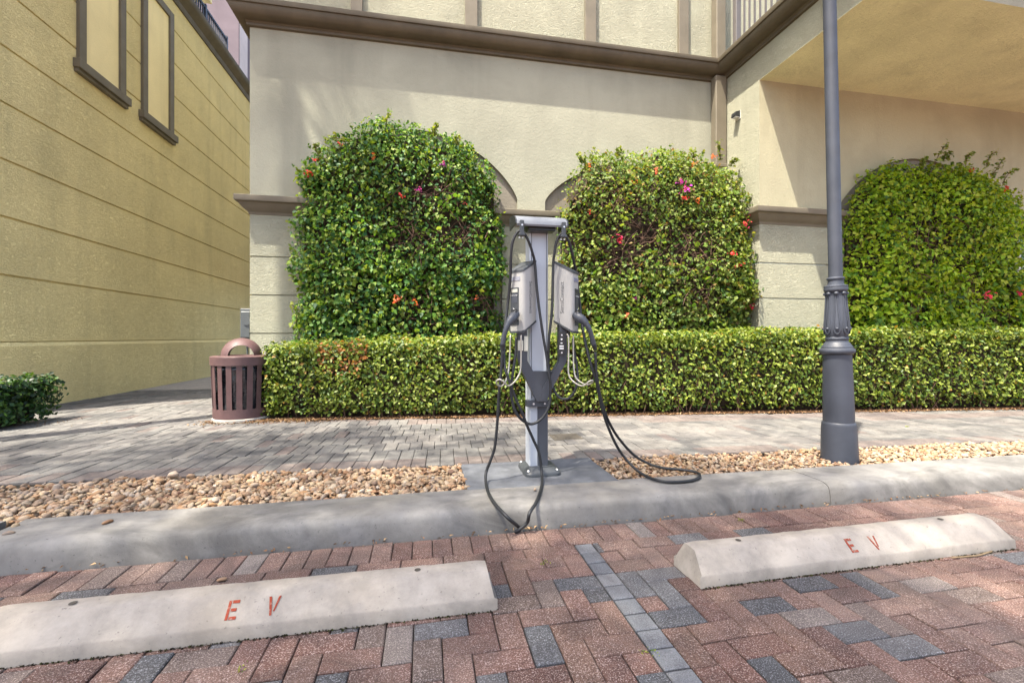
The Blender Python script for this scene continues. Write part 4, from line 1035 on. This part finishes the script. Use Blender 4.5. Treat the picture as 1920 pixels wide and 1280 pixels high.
    for xx, zz in cand:
        if not (x0+.1 < xx < x1-.1) or zz > float(ztop(np.array(xx)))-.1: continue
        y0_ = float(surf(np.array(xx), np.array(zz)))+rnd.uniform(.02, .16); p = Vector((xx, y0_, zz)); d = Vector((rnd.gauss(0, 1), rnd.gauss(0, .3), rnd.gauss(.2, 1))).normalized()
        l_ = rnd.uniform(.12, .34); q = p+d*l_+Vector((0, 0, -.05)); tw.tube([p-d*.1, p+d*l_*.5, q], [.006, .005, .002], 5)
    tag(tw.build('twig', M['twig'], root), kind='stuff')
    for xx in (cx-hw*.45, cx+.1, cx+hw*.5):
        MB().tube([(xx, yb-.25, SW-.02), (xx+.05, yb-.3, .7), (xx-.06, yb-.2, 1.5)], [.03, .025, .018], 8).build('trunk', M['bark'], root, 'all')
    # the largest leaves, each its own part
    gcols = [((.085, .17, .03), 0), ((.14, .22, .04), 1), ((.055, .12, .025), 2), ((.18, .25, .06), 3)]
    for k in range(big):
        xx = rs.uniform(x0+.15, x1-.15); zz = rs.uniform(zb+.05, min(top, spring+.3)-.1)
        if zz > float(ztop(np.array(xx)))-.08: continue
        yy = float(surf(np.array(xx), np.array(zz)))-.045; c = gcols[int(rs.integers(4))]
        o = link('leaf', one_leaf(*c), root, (xx, yy, zz), (R(rs.uniform(25, 70)+90-90), rs.uniform(-.5, .5), math.pi+rs.uniform(-.7, .7))); s_ = rs.uniform(.06, .095); o.scale = (s_,)*3
    for px, py, kind, s_ in flowers:
        # walk the sight line forward to the leaf surface
        best = None
        for Yt in np.arange(yb-depth-.25, yb, .02):
            q = at(px, py, Yt)
            if q[1] >= float(surf(np.array(min(max(q[0], x0+.02), x1-.02)), np.array(q[2])))-.05: best = q; break
        q = best or at(px, py, yb-.2)
        o = link('blossom', BL[kind], root, q, (rnd.uniform(-.4, .4), rnd.uniform(-.4, .4), rnd.uniform(0, 6))); o.scale = (s_,)*3
    for px, py, qx, qy in shoots:
        p0 = Vector(at(px, py, yb-.25)); p1 = Vector(at(qx, qy, yb-.35)); mid = (p0+p1)/2+Vector((rnd.uniform(-.04, .04), 0, .03)); S_ = spline([p0, mid, p1], 6)
        st = MB().tube(S_, [.005]*7+[.004]*6, 5).build('shoot', M['twig'], root)
        Pl = np.array([list(p) for p in S_ for _ in range(3)])+rs.normal(size=(len(S_)*3, 3))*.022; nl = len(Pl)
        V, Fc = leaves(Pl, rs.normal(size=(nl, 3))*.6+np.array([0, -.4, .7]), rs.uniform(.04, .075, nl), rs.uniform(.6, .8, nl), .2, .3, (0, 0, -.3), rs)
        link('shoot_leaves', np_mesh('shoot_leaves', V, Fc, M['leaf'], np.repeat(palette(nl, [(1, (.11, .16, .03)), (1, (.2, .23, .05))], rs), 5, 0)), st)
    return root
bush('broad bougainvillea filling the left arch, dark glossy leaves, few red flowers', -1.82, 1.16, .5, 2.85, 4.15, 6.66, .52, 19000, BP, 21, (.042, .084),
     [(581, 325, 'red', 1.5), (590, 300, 'red', .9), (637, 270, 'red', .9), (700, 292, 'orange', 1), (832, 308, 'magenta', .9), (786, 356, 'magenta', .9), (752, 367, 'red', 1.1), (870, 382, 'pink', .8), (742, 560, 'orange', 1.3), (778, 566, 'orange', 1.2), (893, 557, 'orange', .8)],
     [(722, 250, 730, 208), (815, 255, 820, 234), (600, 300, 592, 268), (858, 275, 860, 258), (555, 610, 548, 570), (640, 262, 610, 262)], [(.05, 3.15, .33, .9), (.5, 2.55, .45, .75), (-.3, 2.5, .4, .55), (.75, 1.55, .3, .8), (-.1, 1.5, .35, .6), (.6, 1.0, .3, .7)], 2.2, 90, .52)
bush('boxy light green bougainvillea with pink and purple flowers beside the right charging unit', 1.88, 5.12, .5, 2.6, 3.98, 6.52, .74, 21000, BP2, 22, (.038, .076),
     [(1277, 341, 'magenta', 1), (1286, 355, 'magenta', 1.4), (1283, 371, 'red', 1.2), (1163, 448, 'pink', 1.5), (1193, 342, 'orange', .9), (1230, 320, 'orange', .9), (1300, 308, 'orange', .9), (1398, 420, 'pink', 1.3), (1406, 402, 'pink', .9), (1374, 475, 'red', 1.1), (1387, 497, 'red', 1.2), (1436, 514, 'red', 1.2), (1409, 576, 'pink', 1.3), (1107, 397, 'red', .8), (1192, 559, 'magenta', .7), (1175, 590, 'orange', .8), (1309, 376, 'orange', .9), (1337, 293, 'orange', 1), (1105, 310, 'orange', .7)],
     [(1090, 305, 1086, 292), (1395, 345, 1408, 325), (1370, 310, 1378, 300), (1160, 292, 1164, 280), (1300, 296, 1298, 284), (1425, 545, 1432, 520), (1352, 300, 1344, 265)], [(2.95, 2.55, .45, .9), (3.7, 2.35, .4, .8), (3.9, 1.75, .35, .7), (2.6, 2.2, .3, .7), (2.75, 3.0, .3, .5)], 3.6)
bush('bright yellow green bougainvillea in the wing arch right of the lamp post', 6.2, 9.72, .5, 2.7, 3.84, 5.80, .5, 20000, BP3, 23, (.048, .088),
     [(1851, 556, 'pink', 1.7), (1912, 551, 'pink', 1.4), (1884, 357, 'red', 1.6), (1820, 321, 'red', 1.1)],
     [(1750, 312, 1776, 268), (1770, 300, 1782, 288), (1810, 310, 1822, 285), (1850, 312, 1868, 284), (1860, 330, 1880, 300), (1880, 345, 1905, 318), (1730, 312, 1738, 298)], [(7.4, 2.6, .4, .7), (8.2, 1.9, .4, .7), (7.0, 1.5, .3, .6), (8.8, 1.35, .4, .7)], 3.0)

# dry litter along the hedge foot and the kerb
def litter(name, pts, n, spread, label, sz=(.02, .045)):
    k = rng.integers(0, len(pts), n); P = np.array(pts)[k]+rng.normal(size=(n, 3))*np.array(spread); P[:, 2] = np.array(pts)[k][:, 2]+rng.random(n)*.015
    V, Fc = leaves(P, rng.normal(size=(n, 3))*.35+np.array([0, 0, 1]), rng.uniform(*sz, n), rng.uniform(.3, .55, n), .3, .3, (0, 0, 0))
    col = palette(n, [(1, (.20, .11, .06)), (1, (.12, .065, .035)), (.7, (.30, .2, .11))], rng)
    return tag(link(name, np_mesh(name, V, Fc, M['dryleaf'], np.repeat(col, 5, 0))), kind='stuff')
litter('leaf_litter', [(x, hedge_y(x)+.05, SW+.006) for x in np.arange(-2.0, 9, .08)], 2600, (.05, .05, 0), '')
litter('leaf_litter', [(x, hedge_y(x)-.02, SW+.006) for x in np.arange(-2.05, -1.1, .05)]+[(x, 5.62, SW+.006) for x in np.arange(-2.5, -1.8, .06)], 700, (.06, .07, 0), '')
litter('leaf_litter', [(x, 2.478, .004) for x in np.arange(-2.2, 5, .06)], 260, (.05, .012, 0), '', (.012, .03))
litter('leaf_litter', [(-4.5, 5.95, SW+.004)], 130, (.35, .12, 0), '', (.015, .03))
# moss and grit at the foot of the wheel stops
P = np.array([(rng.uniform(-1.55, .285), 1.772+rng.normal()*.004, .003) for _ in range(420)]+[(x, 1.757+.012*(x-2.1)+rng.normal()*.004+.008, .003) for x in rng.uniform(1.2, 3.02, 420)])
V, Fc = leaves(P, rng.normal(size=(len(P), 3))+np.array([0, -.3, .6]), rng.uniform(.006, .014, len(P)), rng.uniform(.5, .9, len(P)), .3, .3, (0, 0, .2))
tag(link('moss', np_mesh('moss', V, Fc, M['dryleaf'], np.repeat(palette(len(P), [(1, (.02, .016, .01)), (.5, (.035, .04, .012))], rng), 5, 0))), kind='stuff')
t0 = MB()
p0 = Vector(on(1783, 1045, .004)); p1 = Vector(on(1860, 1033, .004))
t0.tube(spline([p0, (p0+p1)/2+Vector((0, -.02, .004)), p1], 5), .004, 6).build('dry_palm_strip', M['drygrass']); tag(bpy.data.objects['dry_palm_strip'], 'thin dry palm strip on the bricks in front of the right wheel stop', 'dry leaf')
gs = MB()
for k in range(9):
    p = Vector(on(1270+rnd.uniform(-5, 5), 965, .003)); q = p+Vector((rnd.gauss(0, .03), rnd.gauss(0, .015), rnd.uniform(.02, .06))); gs.tube([p, (p+q)/2+Vector((0, 0, .008)), q], [.002, .0015, .0008], 4)
tag(gs.build('dry_grass_tuft', M['drygrass']), 'small dry grass tuft at the kerb foot right of the charger', 'grass tuft')

pts = [on(1020, 1056, .002), on(455, 1255, .002), on(1700, 800, SW+.002), on(820, 806, SW+.002), on(700, 1010, .003), on(1390, 975, .003), on(1215, 1225, .002)]
n = 150; P = np.array(pts)[rng.integers(0, len(pts), n)]+rng.normal(size=(n, 3))*np.array([.014, .01, 0]); P[:, 2] += rng.random(n)*.012
V, Fc = leaves(P, rng.normal(size=(n, 3))*.6+np.array([0, 0, .8]), rng.uniform(.006, .014, n), rng.uniform(.4, .6, n), .2, .2, (0, 0, .6))
tag(link('weeds', np_mesh('weeds', V, Fc, M['leaf'], np.repeat(palette(n, BP2, rng), 5, 0))), kind='stuff')

# ------------------------------------------------------------------ trees of the parking strip, beside and behind the camera
def crown_tree(name, label, base, top, crowns, n, seed, lsz=(.07, .12)):
    rs = np.random.default_rng(seed); root = thing(name, base, label, 'tree'); b = Vector(base); tp = Vector(top)
    MB().tube(spline([b-Vector((0, 0, .1)), b*.6+tp*.4+Vector((.12, -.1, 0)), tp], 6), [.16-.09*i/12 for i in range(13)], 10).build('trunk', M['bark'], root, 'all')
    lim = MB(); Ps = []
    for c, r in crowns:
        c = Vector(c); lim.tube(spline([tp-Vector((0, 0, .8)), (tp+c)/2+Vector((0, 0, -.2)), c], 5), [.07-.05*i/10 for i in range(11)], 7)
        m = int(n*r**2/sum(q[1]**2 for q in crowns)); cl = rs.normal(size=(m//26+1, 3)); cl /= np.linalg.norm(cl, axis=1)[:, None]; cl *= (r*rs.uniform(.35, 1, len(cl))**.6)[:, None]*np.array([1, 1, .65])
        k = rs.integers(0, len(cl), m); Ps.append(np.array(c)+cl[k]+rs.normal(size=(m, 3))*.16)
        for q in cl[::3]: lim.tube([c, c+Vector(q)*.5+Vector((0, 0, .1)), c+Vector(q)], [.02, .012, .005], 5)
    lim.build('limbs', M['bark'], root, 'all'); P = np.concatenate(Ps); n = len(P)
    V, Fc = leaves(P, rs.normal(size=(n, 3))+np.array([0, 0, .8]), rs.uniform(*lsz, n), rs.uniform(.45, .6, n), .2, .3, (0, 0, -.4), rs)
    tag(link('crown', np_mesh('crown', V, Fc, M['leaf'], np.repeat(palette(n, BP, rs), 5, 0)), root), kind='stuff')
crown_tree('shade_tree', 'broad shade tree behind the parking bays', (-4.6, -3.2, 0), (-4.0, -2.4, 9.5), [((-4.1, -1.3, 12.4), 1.7), ((-2.5, -1.0, 12.6), 1.5), ((-5.6, -1.2, 12.2), 1.5), ((-4.4, -3.8, 12.6), 1.9), ((-3.4, -2.6, 11.6), 1.6)], 23000, 31)
crown_tree('shade_tree', 'slender shade tree in the gravel strip left of the bays', (-7.4, 1.0, 0), (-7.0, 1.0, 8.0), [((-6.2, .4, 11), 1.2), ((-7.2, 1.2, 11.4), 1.3), ((-8.0, .0, 10.9), 1.4), ((-4.5, 1.3, 10.4), 1.05), ((-3.1, 1.5, 10.6), .9), ((-5.4, 2.0, 10.8), 1.0)], 9500, 32)
def palm(base, h, nf, fl, seed):
    r = random.Random(seed); root = thing('palm_tree', base, 'tall palm tree in the gravel strip left of the walkway', 'palm'); b = Vector(base); tp = b+Vector((.15, .1, h))
    MB().tube(spline([b, b+Vector((.05, .02, h*.5)), tp], 6), [.17-.006*i for i in range(13)], 12).build('trunk', M['bark'], root, 'all')
    for i in range(nf):
        a = i*2.4+r.uniform(-.2, .2); el = r.uniform(-.2, 1.0); d = Vector((math.cos(a)*math.cos(el), math.sin(a)*math.cos(el), math.sin(el))); L_ = fl*r.uniform(.8, 1.1)
        pts = [tp+d*L_*t_+Vector((0, 0, -.9*L_*.35*t_*t_*2)) for t_ in [k/10 for k in range(11)]]
        fr = MB(); fr.tube(pts, [.02-.0017*k for k in range(11)], 5); sd = d.cross(Vector((0, 0, 1))).normalized()
        for k in range(4, 40):
            t_ = k/40; j = min(9, int(t_*10)); p = pts[j].lerp(pts[j+1], t_*10-j); tg = (pts[j+1]-pts[j]).normalized(); ll = .55*math.sin(math.pi*(.15+.8*t_))
            for s_ in (-1, 1):
                q = p+(sd*s_*.8+tg*.6).normalized()*ll+Vector((0, 0, -.12*ll)); fr.add([p-tg*.014, p+tg*.014, q], [(0, 1, 2)])
        m = fr.mesh('frond', M['leaf'], fix=False); at_ = m.color_attributes.new('tint', 'FLOAT_COLOR', 'POINT'); at_.data.foreach_set('color', np.tile([.07, .12, .03, 1], len(m.vertices)).astype(np.float32))
        link('frond', m, root)
palm((-5.1, 4.35, SW), 13, 17, 2.7, 5)
